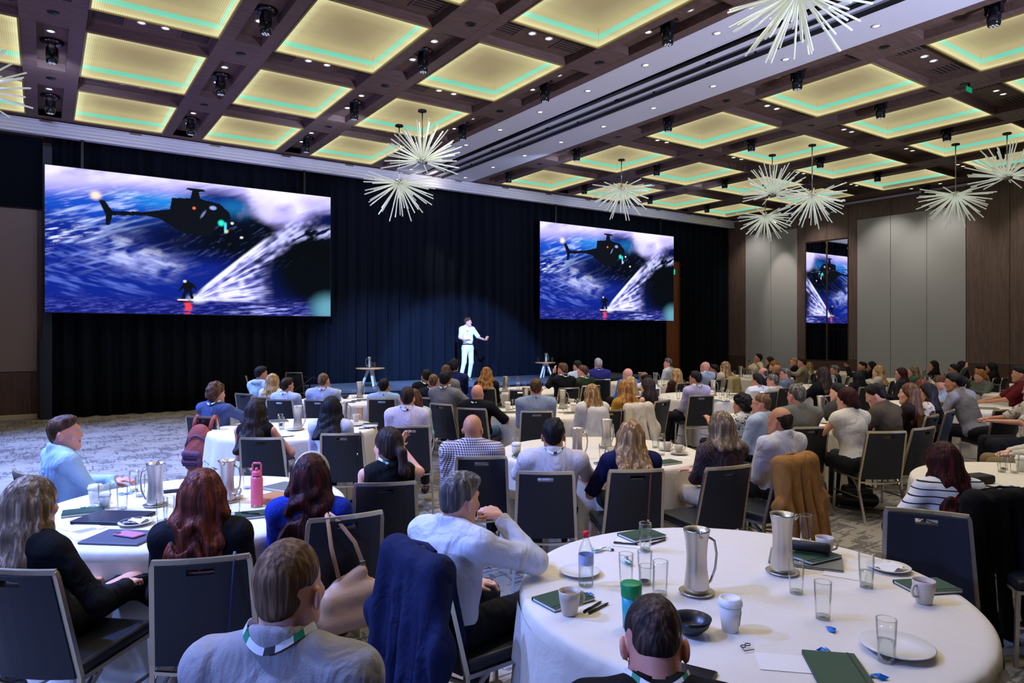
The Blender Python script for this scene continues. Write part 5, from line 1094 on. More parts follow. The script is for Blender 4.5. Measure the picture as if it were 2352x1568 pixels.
person('person with head bowed in pale blue shirt, brown hair', 'person with head bowed in pale blue', 2163, 858, 10.4, -70, -96, 34, skin='pink', hair='short', hc='brown', wear=(150, 164, 196), arms='table')
person('person with long dark auburn hair in black striped white T-shirt', 'person in striped shirt and its black coat', 2164, 1014, 4.35, -2, -8, 8, skin='fair', hair='long', hc='wine', L=.42, wear='stripes', sleeve=.5, male=False, neck='round', lean=10, arms={-1: ((-.22, .22, .60), (-.7, -.5, -.3)), 1: 'lap'}, cyaw=-12, cdx=.08, wid=1.05)
# --- the speaker
def mic(root, k):
    m = MB(); m.ball(k['tp'](.055, .135, .40), .016, 8, 6); m.build('clip_microphone', BLACK, root)
    b = MB(); b.tube([k['hip']+np.array([.158*math.cos(a), .125*math.sin(a)+.005, .108]) for a in [2*PI*q/20 for q in range(20)]], .016, 6, closed=True); b.build('belt', SHOE, root)
    w_ = MB(); a = k['arm'][1]; u = Vector(a[2]-a[1]).normalized(); w_.tube([Vector(a[2])-u*.025, Vector(a[2])-u*.005], .032, 10); w_.build('watch', CHROME, root)
    r_ = MB(); a = k['arm'][-1]; p = Vector(a[2]); r_.tube([p+Vector((.02, .06, .02)), p+Vector((.07, .09, .05))], .010, 6); r_.build('remote_control', BLACK, root)
person('person standing on stage in white shirt and white trousers, gesturing with both hands', 'speaker', 1075, 729, 19.25, 152, 108, -2, skin='pink', hair='thick', hc='brown', wear=(222, 230, 236), sleeve=.5, legs=(224, 228, 230), stand=.5, lean=-3, h=.011, hs=1.02,
       arms={-1: ((-.42, .26, 1.14), (-.3, -.5, -.8)), 1: ((.16, .30, 1.13), (.7, -.3, -.7))}, hands={-1: ((-.3, .5, .8), (.6, .4, .3), .7, .15), 1: ((-.4, .7, .4), (0, -.4, .8), .9, .1)}, extra=mic,
       legpose={1: ((.13, .05, .52), (.22, .02, .09)), -1: ((-.09, .04, .51), (-.07, -.06, .09))})
# --- empty chairs in view
chair_px(2128, 1203, 3.6, 205, 'empty charcoal chair facing the nearest table, front of its backrest showing')
chair_px(1196, 896, 11.4, 0, 'empty charcoal chair behind the person in grey blue shirt, at the stage table')
chair_px(566, 866, 15.0, 70, 'empty charcoal chair seen from its side against the black drape')
chair_px(675, 859, 16.4, 0, 'empty charcoal chair beside the stage steps')
chair_px(2560, 1170, 3.8, -75, 'empty charcoal chair cut by the frame edge, seat at the edge table')
# ================================================================ things on the tables
STEEL = M('jug_steel', S(200, 194, 184), .33, 1.0, var=.05, vs=6, stretch=(14, 14, .6)); GLASS = glassmat('tumbler_glass', (.985, .99, .985, 1), .03); WATER = glassmat('water', (.93, .96, .96, 1), .04); GREEN = M('dark_green_cover', S(24, 66, 46), .5, bump=.1, bs=200)
PAGES = M('paper_pages', S(226, 222, 212), .8); PAPER = M('white_paper', S(232, 228, 220), .8); CHINA = M('white_china', S(226, 220, 210), .22); STONE = M('stoneware', S(206, 194, 178), .35); COFFEE = M('coffee', S(150, 112, 80), .3)
CARD = M('paper_cup', S(224, 220, 210), .6); LIDM = M('cup_lid', S(236, 234, 230), .4); INK = M('pen_black', (.01, .01, .012, 1), .35); BLUEW = M('blue_foil', S(28, 120, 205), .35, .3); DARKP = M('dark_plastic', S(22, 24, 34), .35)
PROTO = {}
def parts_of(kind, fn):
    "parts are built once per kind and shared by every copy"
    if kind not in PROTO:
        r = bpy.data.objects.new(kind, None); C.objects.link(r); fn(r); PROTO[kind] = [(c.name.split('.')[0], c.data, c.location.copy(), c.rotation_euler.copy()) for c in r.children]
        for c in list(r.children): bpy.data.objects.remove(c)
        bpy.data.objects.remove(r)
    return PROTO[kind]
def item(kind, fn, label, cat, loc, rz=0, group=None, s=1.0, rot=None):
    r = thing(kind, label, cat, loc, rz, group); r.scale = (s, s, s)
    if rot: r.rotation_euler = rot
    for n, d, l, ro in parts_of(kind, fn): o = link(bpy.data.objects.new(n, d), r); o.location = l; o.rotation_euler = ro
    return r
def f_jug(r):
    MB().lathe([(.0, .012), (.05, .012), (.052, .03), (.043, .11), (.0415, .16), (.046, .22), (.054, .262), (.055, .268), (.0525, .268), (.044, .22), (.039, .16), (.04, .1), (.046, .03), (0, .02)], 28).tube([(.0, -.053, .262), (0, -.063, .272), (0, -.05, .25)], [.012, .009, .012], 6).build('jug_body', STEEL, r)
    MB().tube([(.05, 0, .235), (.078, 0, .215), (.088, 0, .16), (.082, 0, .10), (.062, 0, .05), (.048, 0, .038)], .0055, 8).build('handle', STEEL, r)
    MB().lathe([(0, .001), (.05, .001), (.068, .005), (.073, .011), (.068, .012), (.05, .008), (0, .008)], 28).build('base_dish', STEEL, r)
def f_glass(r):
    MB().lathe([(0, .004), (.024, .004), (.0275, .03), (.031, .14), (.0322, .14), (.0288, .03), (.026, 0), (0, 0)], 20).build('tumbler', GLASS, r)
    MB().lathe([(0, .0005), (.0255, .0005), (.0265, .012), (.025, .013), (0, .013)], 20).build('thick_base', glassmat('glass_base', (.84, .89, .86, 1), .3), r)
    MB().tube([(.0316*math.cos(a*PI/10), .0316*math.sin(a*PI/10), .14) for a in range(20)], .0011, 5, closed=True).build('rim', glassmat('glass_rim', (.82, .85, .84, 1), .6), r)
def f_water(r):
    f_glass(r); MB().lathe([(0, .013), (.024, .013), (.028, .07), (0, .07)], 20).build('water', WATER, r)
def f_mug(r):
    MB().lathe([(0, .0), (.026, .0), (.030, .006), (.040, .06), (.043, .092), (.040, .092), (.036, .06), (.028, .012), (0, .01)], 24).build('mug_body', STONE, r)
    MB().tube([(.038, 0, .078), (.058, 0, .076), (.066, 0, .055), (.056, 0, .034), (.034, 0, .028)], .0055, 8, flat=1.0).build('handle', STONE, r); MB().lathe([(0, .074), (.0375, .074)], 20).build('coffee', COFFEE, r)
def f_saucer_cup(r):
    MB().lathe([(0, .003), (.04, .003), (.072, .012), (.075, .016), (.07, .016), (.04, .008), (0, .007)], 28).build('saucer', STONE, r)
    MB().lathe([(0, .008), (.025, .008), (.036, .04), (.043, .075), (.040, .075), (.033, .04), (.022, .016), (0, .014)], 24).build('cup', STONE, r); MB().tube([(.04, 0, .066), (.058, 0, .064), (.062, 0, .046), (.05, 0, .03), (.033, 0, .028)], .005, 8).build('handle', STONE, r)
def f_takeaway(r):
    MB().lathe([(0, 0), (.029, 0), (.0415, .098), (0, .098)], 24).build('cup', CARD, r); MB().lathe([(.0435, .094), (.0445, .1), (.043, .108), (.04, .11), (.038, .121), (.034, .121), (.032, .114), (0, .114)], 24).build('lid', LIDM, r)
    MB().box((.0362, 0, .05), (.0015, .007, .055), Matrix.Rotation(.125, 3, 'Y')).build('print', M('print_green', S(40, 130, 70), .6), r)
def f_notebook(r):
    MB().box((0, 0, .0015), (.15, .21, .003), bev=.001).box((0, 0, .0135), (.15, .21, .003), bev=.001).box((-.0745, 0, .0075), (.003, .21, .014), bev=.001).build('cover', GREEN, r); MB().box((.002, 0, .0075), (.142, .204, .009)).build('pages', PAGES, r); MB().box((.055, 0, .0155), (.005, .21, .001)).build('elastic_band', INK, r)
def f_plate(r): MB().lathe([(0, .004), (.055, .004), (.085, .014), (.092, .018), (.089, .020), (.056, .009), (0, .008)], 32).build('dish', CHINA, r)
def f_pen(r):
    MB().tube([(-.068, 0, .005), (.055, 0, .005)], .0046, 8).build('barrel', INK, r); MB().tube([(.055, 0, .005), (.069, 0, .005)], [.0046, .001], 8).build('tip', CHROME, r); MB().box((-.045, 0, .0105), (.04, .003, .0015)).build('clip', INK, r)
def f_foil(r):
    V = []; rr = random.Random(4); m = MB(); P = [(.022*math.cos(a)*rr.uniform(.6, 1.2), .016*math.sin(a)*rr.uniform(.6, 1.2), rr.uniform(.001, .012)) for a in [2*PI*q/9 for q in range(9)]]
    m._add(P+[(0, 0, .016)], [(k, (k+1) % 9, 9) for k in range(9)]); m.build('crumpled_foil', BLUEW, r); MB().box((.022, .004, .006), (.014, .018, .002), Matrix.Rotation(.5, 3, 'Y')).build('twist', BLUEW, r)
def f_lanyard(r):
    rr = random.Random(9)
    for k, mt in enumerate((LANY[0], LANY[0], LANY[1])):
        MB().tube([(.05*math.cos(a*.55+k)*rr.uniform(.7, 1.1), .032*math.sin(a*.75+k*2)*rr.uniform(.7, 1.1), .006+.012*abs(math.sin(a*.8+k))) for a in range(10 if k < 2 else 4)], .008, 4, flat=.2, ang=PI/4).build('ribbon', mt, r)
    MB().box((.05, .01, .006), (.02, .014, .008), bev=.002).build('clip', INK, r)
def f_napkin(r):
    V = []; rr = random.Random(2); n = 7
    for j in range(n):
        for i in range(n): V.append(((i-3)*.018+rr.uniform(-.004, .004), (j-3)*.018+rr.uniform(-.004, .004), .004+.03*abs(vnoise(np.array([[i*.7, j*.8, 2.]]))[0]-.2)))
    link(bpy.data.objects.new('folded_sheet', quick_mesh('napkin', V, np.array([(j*n+i, j*n+i+1, (j+1)*n+i+1, (j+1)*n+i) for j in range(n-1) for i in range(n-1)]), PAPER)), r)
def f_bowl(r): MB().lathe([(0, .003), (.03, .003), (.06, .03), (.072, .06), (.069, .06), (.056, .032), (.026, .009), (0, .008)], 28).build('dish', M('dark_bowl', S(26, 26, 34), .3), r)
def f_sheet(r): MB().box((0, 0, .001), (.15, .21, .002)).build('sheet', PAPER, r)
def f_phone(r): MB().box((0, 0, .005), (.074, .15, .009), bev=.004, seg=2).build('case', DARKP, r); MB().box((0, 0, .0102), (.066, .138, .001)).build('display', M('phone_glass', (.01, .01, .014, 1), .08), r)
def f_laptop(r): MB().box((0, 0, .005), (.32, .22, .009), bev=.003).build('base', M('laptop_grey', S(150, 152, 148), .35, .6), r); MB().box((0, 0, .0125), (.32, .22, .005), bev=.002).build('lid', M('laptop_grey', S(150, 152, 148), .35, .6), r)
def f_darklaptop(r): MB().box((0, 0, .007), (.36, .25, .012), bev=.004).build('base', DARKP, r); MB().box((0, 0, .0165), (.36, .25, .006), bev=.003).build('lid', M('laptop_dark', S(40, 44, 60), .3, .2), r)
SHORT = {'near': 'nearest table', 'pink': 'pink bottle table', 'pack': 'backpack table', 'mid': 'table before off-white shirt', 'polo': 'table beside black polo', 'front': 'table nearest big screen', 'stage': 'table nearest the speaker', 'silver': 'table before smaller screen', 'lilac': 'table before lilac shirt', 'vest': 'table before white vest', 'lean': 'rumpled grey shirt table', 'edge': 'striped shirt table', 'blue': 'table with the blue bag', 'far': 'table nearest mirror wall', 'cardi': 'table by pale wall panels', 'red': 'table beside dark red shirt', 'suit': 'table behind dark suits'}
KIND = {'jug': ('water_jug', f_jug, 'jug', 'brushed steel water jug'), 'glass': ('glass_tumbler', f_glass, 'glass', 'empty clear glass tumbler'), 'water': ('water_glass', f_water, 'glass', 'glass tumbler half full of water'), 'mug': ('coffee_mug', f_mug, 'mug', 'beige stoneware coffee mug'),
        'cup': ('cup_and_saucer', f_saucer_cup, 'cup', 'beige coffee cup on its saucer'), 'takeaway': ('takeaway_cup', f_takeaway, 'cup', 'white lidded paper coffee cup'), 'book': ('notebook', f_notebook, 'notebook', 'dark green hardback notebook'), 'plate': ('side_plate', f_plate, 'plate', 'small white china plate'),
        'pen': ('ballpoint_pen', f_pen, 'pen', 'black ballpoint pen'), 'foil': ('sweet_wrapper', f_foil, 'wrapper', 'crumpled bright blue foil wrapper'), 'lany': ('loose_lanyard', f_lanyard, 'lanyard', 'bundled white and green lanyard'), 'napkin': ('paper_napkin', f_napkin, 'napkin', 'crumpled white paper napkin'),
        'bowl': ('snack_bowl', f_bowl, 'bowl', 'small dark bowl'), 'sheet': ('paper_sheet', f_sheet, 'paper', 'loose white sheet of paper'), 'phone': ('mobile_phone', f_phone, 'phone', 'black mobile phone'), 'laptop': ('closed_laptop', f_laptop, 'laptop', 'closed silver grey laptop'), 'dlaptop': ('dark_laptop', f_darklaptop, 'laptop', 'closed black laptop')}
def put_item(kind, tk, px, py, rz=0, where='', s=1.0, up=0.0, rot=None):
    n, fn, cat, desc = KIND[kind]; p = at_height(px, py, TBL+.001+up); x, y, _ = TABLES[tk]
    d = math.hypot(p.x-x, p.y-y)
    if d > TR-.06 and up == 0: k = (TR-.06)/d; p = Vector((x+(p.x-x)*k, y+(p.y-y)*k, p.z))
    return item(n, fn, desc+' '+(where+', ' if where else '')+'on the '+SHORT[tk], cat, p, math.radians(rz)-YAW, {'glass': 'tumblers', 'water': 'tumblers', 'jug': 'steel water jugs'}.get(kind, 'tableware' if cat in ('mug', 'cup', 'plate', 'bowl') else 'papers and small things')+' on the '+SHORT[tk], s, rot)
P_ = put_item
# nearest table
P_('jug', 'near', 1600, 1362, 8, 'behind the paper cup'); P_('jug', 'near', 1797, 1315, 60, 'in front of the silver laptop')
P_('water', 'near', 1482, 1265, 0, 'beside papers'); P_('glass', 'near', 1438, 1346, 0, 'right behind the green cup'); P_('glass', 'near', 1481, 1340, 0, 'behind the thinning dark hair, rearmost'); P_('glass', 'near', 1486, 1378, 0, 'partly hidden by the thinning dark hair'); P_('glass', 'near', 1517, 1366, 0, 'between dark hair and steel jug')
P_('glass', 'near', 1852, 1243, 0, 'behind the black case'); P_('glass', 'near', 1829, 1362, 0, 'just before the jug by the laptop'); P_('water', 'near', 1990, 1348, 0, 'beside napkin plate'); P_('glass', 'near', 1890, 1420, 0, 'between blue foil and steel jugs'); P_('water', 'near', 2036, 1518, 0, 'before the empty plate')
P_('book', 'near', 1294, 1379, -55, 'behind the mug with two pens'); P_('mug', 'near', 1308, 1410, 25, 'beside a notebook and two pens'); P_('pen', 'near', 1362, 1395, 52, 'first of a pair by the mug'); P_('pen', 'near', 1376, 1398, 48, 'second of a pair by the mug')
P_('plate', 'near', 1332, 1318, 0, 'behind the plastic bottle'); P_('foil', 'near', 1349, 1368, 20, 'behind the mug with pens'); P_('foil', 'near', 1910, 1449, 80, 'lying alone beyond the front notebook'); P_('foil', 'near', 1888, 1496, 0, 'touching the front notebook corner'); P_('foil', 'near', 2023, 1558, 140, 'at the frame bottom')
P_('lany', 'near', 1383, 1266, 0, 'beside the red bottle cap'); P_('lany', 'near', 1440, 1292, 70, 'behind the green cup')
P_('sheet', 'near', 1448, 1243, -20, 'under the notebook and pencil'); P_('book', 'near', 1474, 1232, -62, 'on a sheet beside the water glass', up=.003); P_('pen', 'near', 1440, 1250, -14, 'on the sheet by the water glass', up=.003); P_('pen', 'near', 1512, 1246, 40, 'beside the notebook on papers')
P_('laptop', 'near', 1850, 1288, -24, 'under a notebook and black case'); P_('book', 'near', 1868, 1279, -62, 'on the silver laptop', up=.017); P_('mug', 'near', 1894, 1276, 0, 'behind the silver laptop')
P_('plate', 'near', 2042, 1308, 0, 'holding a napkin'); P_('napkin', 'near', 2042, 1306, 30, 'lying on the plate by the empty chair', up=.01); P_('plate', 'near', 2060, 1494, 0, 'empty, behind a water glass', 1.28); P_('sheet', 'near', 1940, 1318, 60, 'before the napkin plate', .8); P_('sheet', 'near', 1800, 1522, 80, 'near the folded spectacles', .8)
P_('book', 'near', 2130, 1350, -82, 'behind a mug by the table edge'); P_('mug', 'near', 2122, 1384, 200, 'before the notebook by the table edge'); P_('takeaway', 'near', 1677, 1447, -30, 'standing alone in the open middle'); P_('bowl', 'near', 1588, 1455, 0, 'beside the thinning dark hair'); P_('book', 'near', 1925, 1545, -10, 'frontmost, cut by the frame', 1.1); P_('phone', 'near', 1588, 1546, 60, 'beside the thinning dark hair')
gl = thing('spectacles', 'folded dark rimmed spectacles lying on the nearest table by the paper cup', 'glasses', at_height(1712, 1488, TBL+.002), 0); m = MB()
for s_ in (-1, 1): m.tube([(s_*.012+.010*math.cos(a*PI/5), .008*math.sin(a*PI/5), .010) for a in range(10)], .0018, 5, closed=True)
m.tube([(-.022, 0, .01), (-.03, -.02, .006), (.01, -.028, .004)], .0016, 5); m.build('frame', INK, gl)
cs = thing('spectacle_case', 'long black rounded case on the notebook over silver laptop', 'case', at_height(1862, 1268, TBL+.036), math.radians(-24)-YAW); MB().tube([(-.085, 0, .026), (-.078, 0, .026), (.078, 0, .026), (.085, 0, .026)], [.016, .026, .026, .016], 12).build('shell', M('case_black', (.008, .008, .01, 1), .6), cs)
def f_bottle(r):
    MB().lathe([(0, 0), (.03, 0), (.033, .008), (.033, .05), (.031, .055), (.033, .06), (.033, .14), (.028, .168), (.014, .195), (.0125, .212), (0, .212)], 22).build('bottle_body', glassmat('bottle_clear', (.97, .985, .99, 1), .12), r)
    MB().lathe([(0, .235), (.0135, .235), (.0145, .228), (.0145, .21), (0, .21)], 16).build('cap', M('red_cap', S(214, 32, 40), .4), r); MB().lathe([(.0334, .095), (.0336, .097), (.0336, .135), (.0334, .137)], 22).build('label', M('bottle_label', S(170, 182, 210), .5, var=.3, vs=60), r); MB().lathe([(0, .004), (.030, .004), (.0315, .085), (0, .085)], 20).build('water', WATER, r)
item('water_bottle', f_bottle, 'clear plastic water bottle with red cap on the nearest table', 'bottle', at_height(1346, 1345, TBL+.001))
gc = thing('travel_cup', 'teal travel cup with bright green lid behind the thinning dark hair', 'cup', at_height(1450, 1440, TBL+.001)); MB().lathe([(0, 0), (.031, 0), (.036, .12), (0, .12)], 24).build('cup', M('teal_cup', S(40, 160, 168), .4), gc); MB().lathe([(.038, .118), (.039, .16), (.036, .165), (0, .163)], 24).build('lid', M('green_lid', S(18, 140, 74), .4), gc)
# pink bottle table
P_('jug', 'pink', 357, 1161, 190, 'beside the paper cup'); P_('jug', 'pink', 521, 1152, 0, 'behind the auburn hair'); P_('takeaway', 'pink', 219, 1156, 0, 'next to the pale blue shirt'); P_('takeaway', 'pink', 241, 1166, 0, 'half hidden inside a clear tumbler', .8); P_('glass', 'pink', 240, 1168, 0, 'around a small paper cup', 1.15)
for q in ((281, 1170, 'beside the paper cups'), (308, 1128, 'farthest, by pale blue shirt'), (322, 1140, 'over blue wrappers'), (372, 1200, 'before the jug'), (388, 1196, 'touching auburn hair'), (568, 1122, 'behind the pink bottle'), (672, 1100, 'behind wine red hair'), (540, 1182, 'between auburn hair and pink bottle')): P_('glass', 'pink', q[0], q[1], 0, q[2])
P_('dlaptop', 'pink', 262, 1192, -4, 'before the ash blond hair'); P_('plate', 'pink', 312, 1204, 0, 'holding a napkin'); P_('napkin', 'pink', 312, 1200, 0, 'standing on a plate', up=.01); P_('book', 'pink', 190, 1178, -60, 'behind the black laptop'); P_('lany', 'pink', 208, 1168, 0, 'behind the black laptop'); P_('sheet', 'pink', 196, 1226, 50, 'beside the grey folder'); P_('sheet', 'pink', 190, 1212, 60, 'behind the grey folder, lower one')
P_('foil', 'pink', 280, 1136, 0, 'beside the far tumblers'); P_('foil', 'pink', 297, 1134, 60, 'under the far tumblers'); P_('book', 'pink', 584, 1184, -66, 'before the pink bottle'); P_('pen', 'pink', 578, 1180, -14, 'on the green notebook', up=.017); P_('cup', 'pink', 531, 1146, 30, 'behind the auburn hair'); P_('laptop', 'pink', 662, 1122, -30, 'beside the wine red hair'); P_('sheet', 'pink', 618, 1174, -70, 'before the brown case'); P_('phone', 'pink', 385, 1130, -60, 'behind the tall jug')
def f_folder(r): MB().box((0, 0, .006), (.33, .24, .012), bev=.003).build('cover', M('folder_grey', S(78, 84, 104), .5), r)
item('ring_folder', f_folder, 'slate grey folder under a pink phone on the pink bottle table', 'folder', at_height(282, 1236, TBL+.001), -YAW-.1)
def f_pphone(r): MB().box((0, 0, .006), (.078, .155, .011), bev=.005, seg=2).build('case', M('pink_case', S(206, 132, 160), .3), r); MB().box((-.022, .058, .0135), (.024, .028, .004), bev=.002).build('camera', M('pink_camera', S(120, 80, 100), .2), r)
item('pink_phone', f_pphone, 'pink glittery phone lying on the slate grey folder', 'phone', at_height(297, 1229, TBL+.014), 1.2-YAW)
bc = thing('tan_box', 'flat tan leather case beside the pink bottle', 'case', at_height(644, 1153, TBL+.001), -.5-YAW); MB().box((0, 0, .022), (.27, .19, .044), bev=.01, seg=2).build('case', M('tan_leather', S(186, 128, 84), .5, bump=.1), bc)
pb = thing('pink_bottle', 'tall coral pink insulated bottle with looped carry lid', 'bottle', at_height(590, 1163, TBL+.001), -YAW); PK = M('pink_enamel', S(240, 98, 124), .4)
MB().lathe([(.0, .002), (.034, .002), (.035, .012), (.0365, .014), (.0365, .172), (.033, .184), (.025, .19), (0, .19)], 28).build('flask', PK, pb); MB().lathe([(0, 0), (.035, 0), (.0355, .012), (.03, .012)], 28).lathe([(.0275, .186), (.0275, .197), (0, .197)], 24).build('steel_ring', CHROME, pb)
MB().lathe([(.029, .196), (.030, .215), (.024, .224), (0, .224)], 24).tube([(-.025, 0, .215), (-.027, 0, .262), (-.02, 0, .272), (.02, 0, .272), (.027, 0, .262), (.025, 0, .215)], .0062, 8).tube([(0, -.004, .22), (0, -.006, .245)], [.011, .008], 8).build('carry_lid', PK, pb)
# orange backpack table
P_('jug', 'pack', 684, 986, 0, 'in front, alone'); P_('jug', 'pack', 789, 974, 0, 'beside the white blouse'); P_('water', 'pack', 647, 986); P_('glass', 'pack', 644, 978); P_('glass', 'pack', 799, 976); P_('plate', 'pack', 676, 988, 0, 'before the jug'); P_('pen', 'pack', 662, 1003, 40, 'near the long dark hair'); P_('mug', 'pack', 818, 968, 0, 'beside the white blouse'); P_('plate', 'pack', 818, 977, 0, 'beside the mug'); P_('plate', 'pack', 862, 981, 0, 'near the table edge'); P_('book', 'pack', 862, 974, -80, 'beside the plates', .9); P_('pen', 'pack', 838, 985, 10, 'before the plates'); P_('book', 'pack', 640, 968, -60, 'by the long dark hair')
kb = thing('card_box', 'small upright kraft card box beside the white blouse', 'box', at_height(825, 962, TBL+.001), -YAW); MB().box((0, 0, .075), (.085, .06, .15), bev=.004).build('box', M('kraft_card', S(196, 156, 136), .7), kb)
# other tables
P_('takeaway', 'mid', 1186, 1047, 0, 'beside the tilted notebook'); P_('glass', 'mid', 1183, 1038, 0, 'behind the paper cup'); P_('book', 'mid', 1208, 1050, -70, 'beside the paper cup'); P_('jug', 'mid', 1326, 1054, -10, 'between white shirt and navy blouse'); P_('jug', 'mid', 1393, 1028, 30, 'beside the straight blond hair'); P_('glass', 'mid', 1384, 1057, 0, 'beside the blond hair, front'); P_('glass', 'mid', 1396, 1044, 0, 'beside the blond hair, rear'); P_('glass', 'mid', 1292, 1044, 0, 'between black hair and jug'); P_('mug', 'mid', 1406, 1052, 180, 'beside the straight blond hair'); P_('book', 'mid', 1400, 1066, -60, 'before the navy blouse'); P_('water', 'mid', 1505, 1028); P_('glass', 'mid', 1520, 1045, 0, 'beside the coffee cups'); P_('cup', 'mid', 1532, 1034, 20, 'farther one'); P_('cup', 'mid', 1559, 1041, 10, 'nearer one'); P_('plate', 'mid', 1560, 1043, 0, 'under the nearer cup', .9); P_('book', 'mid', 1532, 1063, -60, 'beside the dotted blouse'); P_('sheet', 'mid', 1568, 1052, 70, 'beside the nearer cup', .6); P_('lany', 'mid', 1334, 1062, 0, 'before the jug')
P_('takeaway', 'polo', 1166, 942, 0, 'beside black polo'); P_('glass', 'polo', 1174, 941); P_('glass', 'polo', 1181, 939); P_('book', 'polo', 1170, 948, -80, 'before the paper cup'); P_('jug', 'polo', 1207, 930, 0, 'beside the grey blue shirt'); P_('jug', 'polo', 1292, 938, 0, 'amid many tumblers'); P_('glass', 'polo', 1277, 934); P_('glass', 'polo', 1298, 951); P_('glass', 'polo', 1305, 935); P_('water', 'polo', 1329, 938); P_('mug', 'polo', 1313, 930, 0, 'behind the tumblers'); P_('takeaway', 'polo', 1317, 945, 0, 'near the golden hair'); P_('plate', 'polo', 1290, 947, 0, 'before the jug', .7); P_('book', 'polo', 1316, 949, -80, 'near the golden hair'); P_('book', 'polo', 1140, 936, -80, 'behind black polo')
P_('jug', 'front', 748, 910, 0, 'beside the cropped hair'); P_('jug', 'front', 826, 913, 0, 'in the middle'); P_('bowl', 'front', 792, 915, 0, 'between the jugs'); P_('glass', 'front', 812, 914); P_('glass', 'front', 862, 908); P_('glass', 'front', 776, 910); P_('phone', 'front', 805, 924, 80, 'before the bowl'); P_('phone', 'front', 818, 921, 80, 'beside the jug in the middle'); P_('takeaway', 'front', 778, 912, 0, 'beside the cropped hair'); P_('book', 'front', 835, 919, -80, 'beside the jug')
P_('jug', 'stage', 1160, 896, 0, 'beside black leather jacket'); P_('glass', 'stage', 1151, 895); P_('glass', 'stage', 1146, 892); P_('glass', 'stage', 1205, 892); P_('glass', 'stage', 1252, 893); P_('book', 'stage', 1152, 900, -80, 'beside black leather jacket'); P_('takeaway', 'stage', 1230, 892, 0, 'beside the grey blue shirt')
item('water_bottle', f_bottle, 'clear plastic water bottle with red cap on the table nearest the speaker', 'bottle', at_height(1190, 893, TBL+.001))
P_('jug', 'silver', 1463, 887, 0, 'beside balding dark hair'); P_('jug', 'silver', 1509, 887, 0, 'beside white shirt by the door'); P_('glass', 'silver', 1503, 887); P_('glass', 'silver', 1522, 884); P_('glass', 'silver', 1530, 883); P_('glass', 'silver', 1494, 883); P_('plate', 'silver', 1512, 890, 0, 'before the jug'); P_('napkin', 'silver', 1534, 887, 0, 'beside the tumblers'); P_('sheet', 'silver', 1408, 877, 40, 'near the blue jumper')
P_('jug', 'lilac', 1638, 908, 0, 'beside the lilac shirt'); 
for q in ((1655, 915), (1660, 908), (1667, 920), (1672, 912), (1678, 916)): P_('glass', 'lilac', *q)
P_('glass', 'lilac', 1558, 916); P_('takeaway', 'lilac', 1635, 913, 0, 'beside the jug'); P_('book', 'lilac', 1640, 921, -70, 'before the jug'); P_('plate', 'lilac', 1668, 922, 0, 'before the tumblers'); P_('napkin', 'lilac', 1668, 921, 0, 'on the plate', up=.01); P_('lany', 'lilac', 1540, 913, 0, 'by the long dark hair'); P_('sheet', 'lilac', 1545, 907, 60, 'by the long dark hair'); P_('plate', 'lilac', 1690, 912, 0, 'near the floral blouse'); P_('book', 'lilac', 1688, 908, -80, 'near the floral blouse')
P_('jug', 'vest', 1886, 956, 0, 'beside the olive shirt'); P_('water', 'vest', 1898, 962); P_('glass', 'vest', 1902, 955); P_('glass', 'vest', 1762, 950); P_('book', 'vest', 1700, 962, -70, 'near the floral blouse'); P_('napkin', 'vest', 2010, 978, 0, 'before the brown shirt'); P_('plate', 'vest', 1900, 972, 0, 'by the white vest')
for q in ((2301, 1084, 'first of three'), (2306, 1078, 'rear one of three'), (2330, 1086, 'nearest the frame edge')): P_('glass', 'edge', q[0], q[1], 0, q[2])
P_('foil', 'edge', 2297, 1118, 0, 'nearer the black case'); P_('foil', 'edge', 2324, 1119, 50, 'toward the frame edge'); P_('lany', 'edge', 2326, 1132, 0, 'at the frame edge'); P_('pen', 'edge', 2286, 1120, -40, 'beside the black case'); P_('phone', 'edge', 2350, 1158, 30, 'at the frame edge'); P_('takeaway', 'edge', 2346, 1082, 0, 'at the frame edge')
ec = thing('equipment_case', 'dark boxy zip case on the table beside striped shirt', 'case', at_height(2245, 1108, TBL+.001), .3-YAW); MB().box((0, 0, .03), (.2, .13, .06), bev=.015, seg=2).build('shell', M('case_cloth', S(34, 33, 36), .8), ec)
P_('jug', 'blue', 1912, 893, 0, 'beside the dark bob'); P_('glass', 'blue', 1905, 892); P_('glass', 'blue', 1860, 888); P_('jug', 'far', 1701, 866, 0, 'beside the raised arm'); P_('glass', 'far', 1687, 864); P_('glass', 'far', 1725, 864); P_('plate', 'far', 1718, 868, 0, 'before the raised arm'); P_('jug', 'cardi', 2121, 876, 0, 'before the black blazer'); P_('glass', 'cardi', 2126, 876); P_('glass', 'cardi', 2137, 877); P_('glass', 'cardi', 2150, 875); P_('glass', 'cardi', 2159, 876); P_('takeaway', 'cardi', 2132, 879, 0, 'among the tumblers')
P_('laptop', 'lean', 2262, 938, -20, 'before the empty chair'); P_('phone', 'lean', 2298, 942, 60, 'near the frame edge'); P_('takeaway', 'red', 2310, 893, 0, 'rear side'); P_('glass', 'red', 2280, 898); P_('dlaptop', 'red', 2300, 899, 0, 'before the grey green cardigan'); item('water_bottle', f_bottle, 'clear plastic water bottle with red cap before the grey green cardigan', 'bottle', at_height(2272, 899, TBL+.001))
bb = thing('blue_bag', 'bright blue small gift bag on the table beside dark bob', 'bag', at_height(1913, 890, TBL+.001), -YAW); MB().box((0, 0, .06), (.13, .08, .12), bev=.01, top=.8).build('bag', M('bright_blue', S(20, 130, 220), .5), bb); MB().tube([(-.03, 0, .11), (-.02, 0, .16), (.02, 0, .16), (.03, 0, .11)], .004, 6).build('handle', M('bright_blue', S(20, 130, 220), .5), bb)
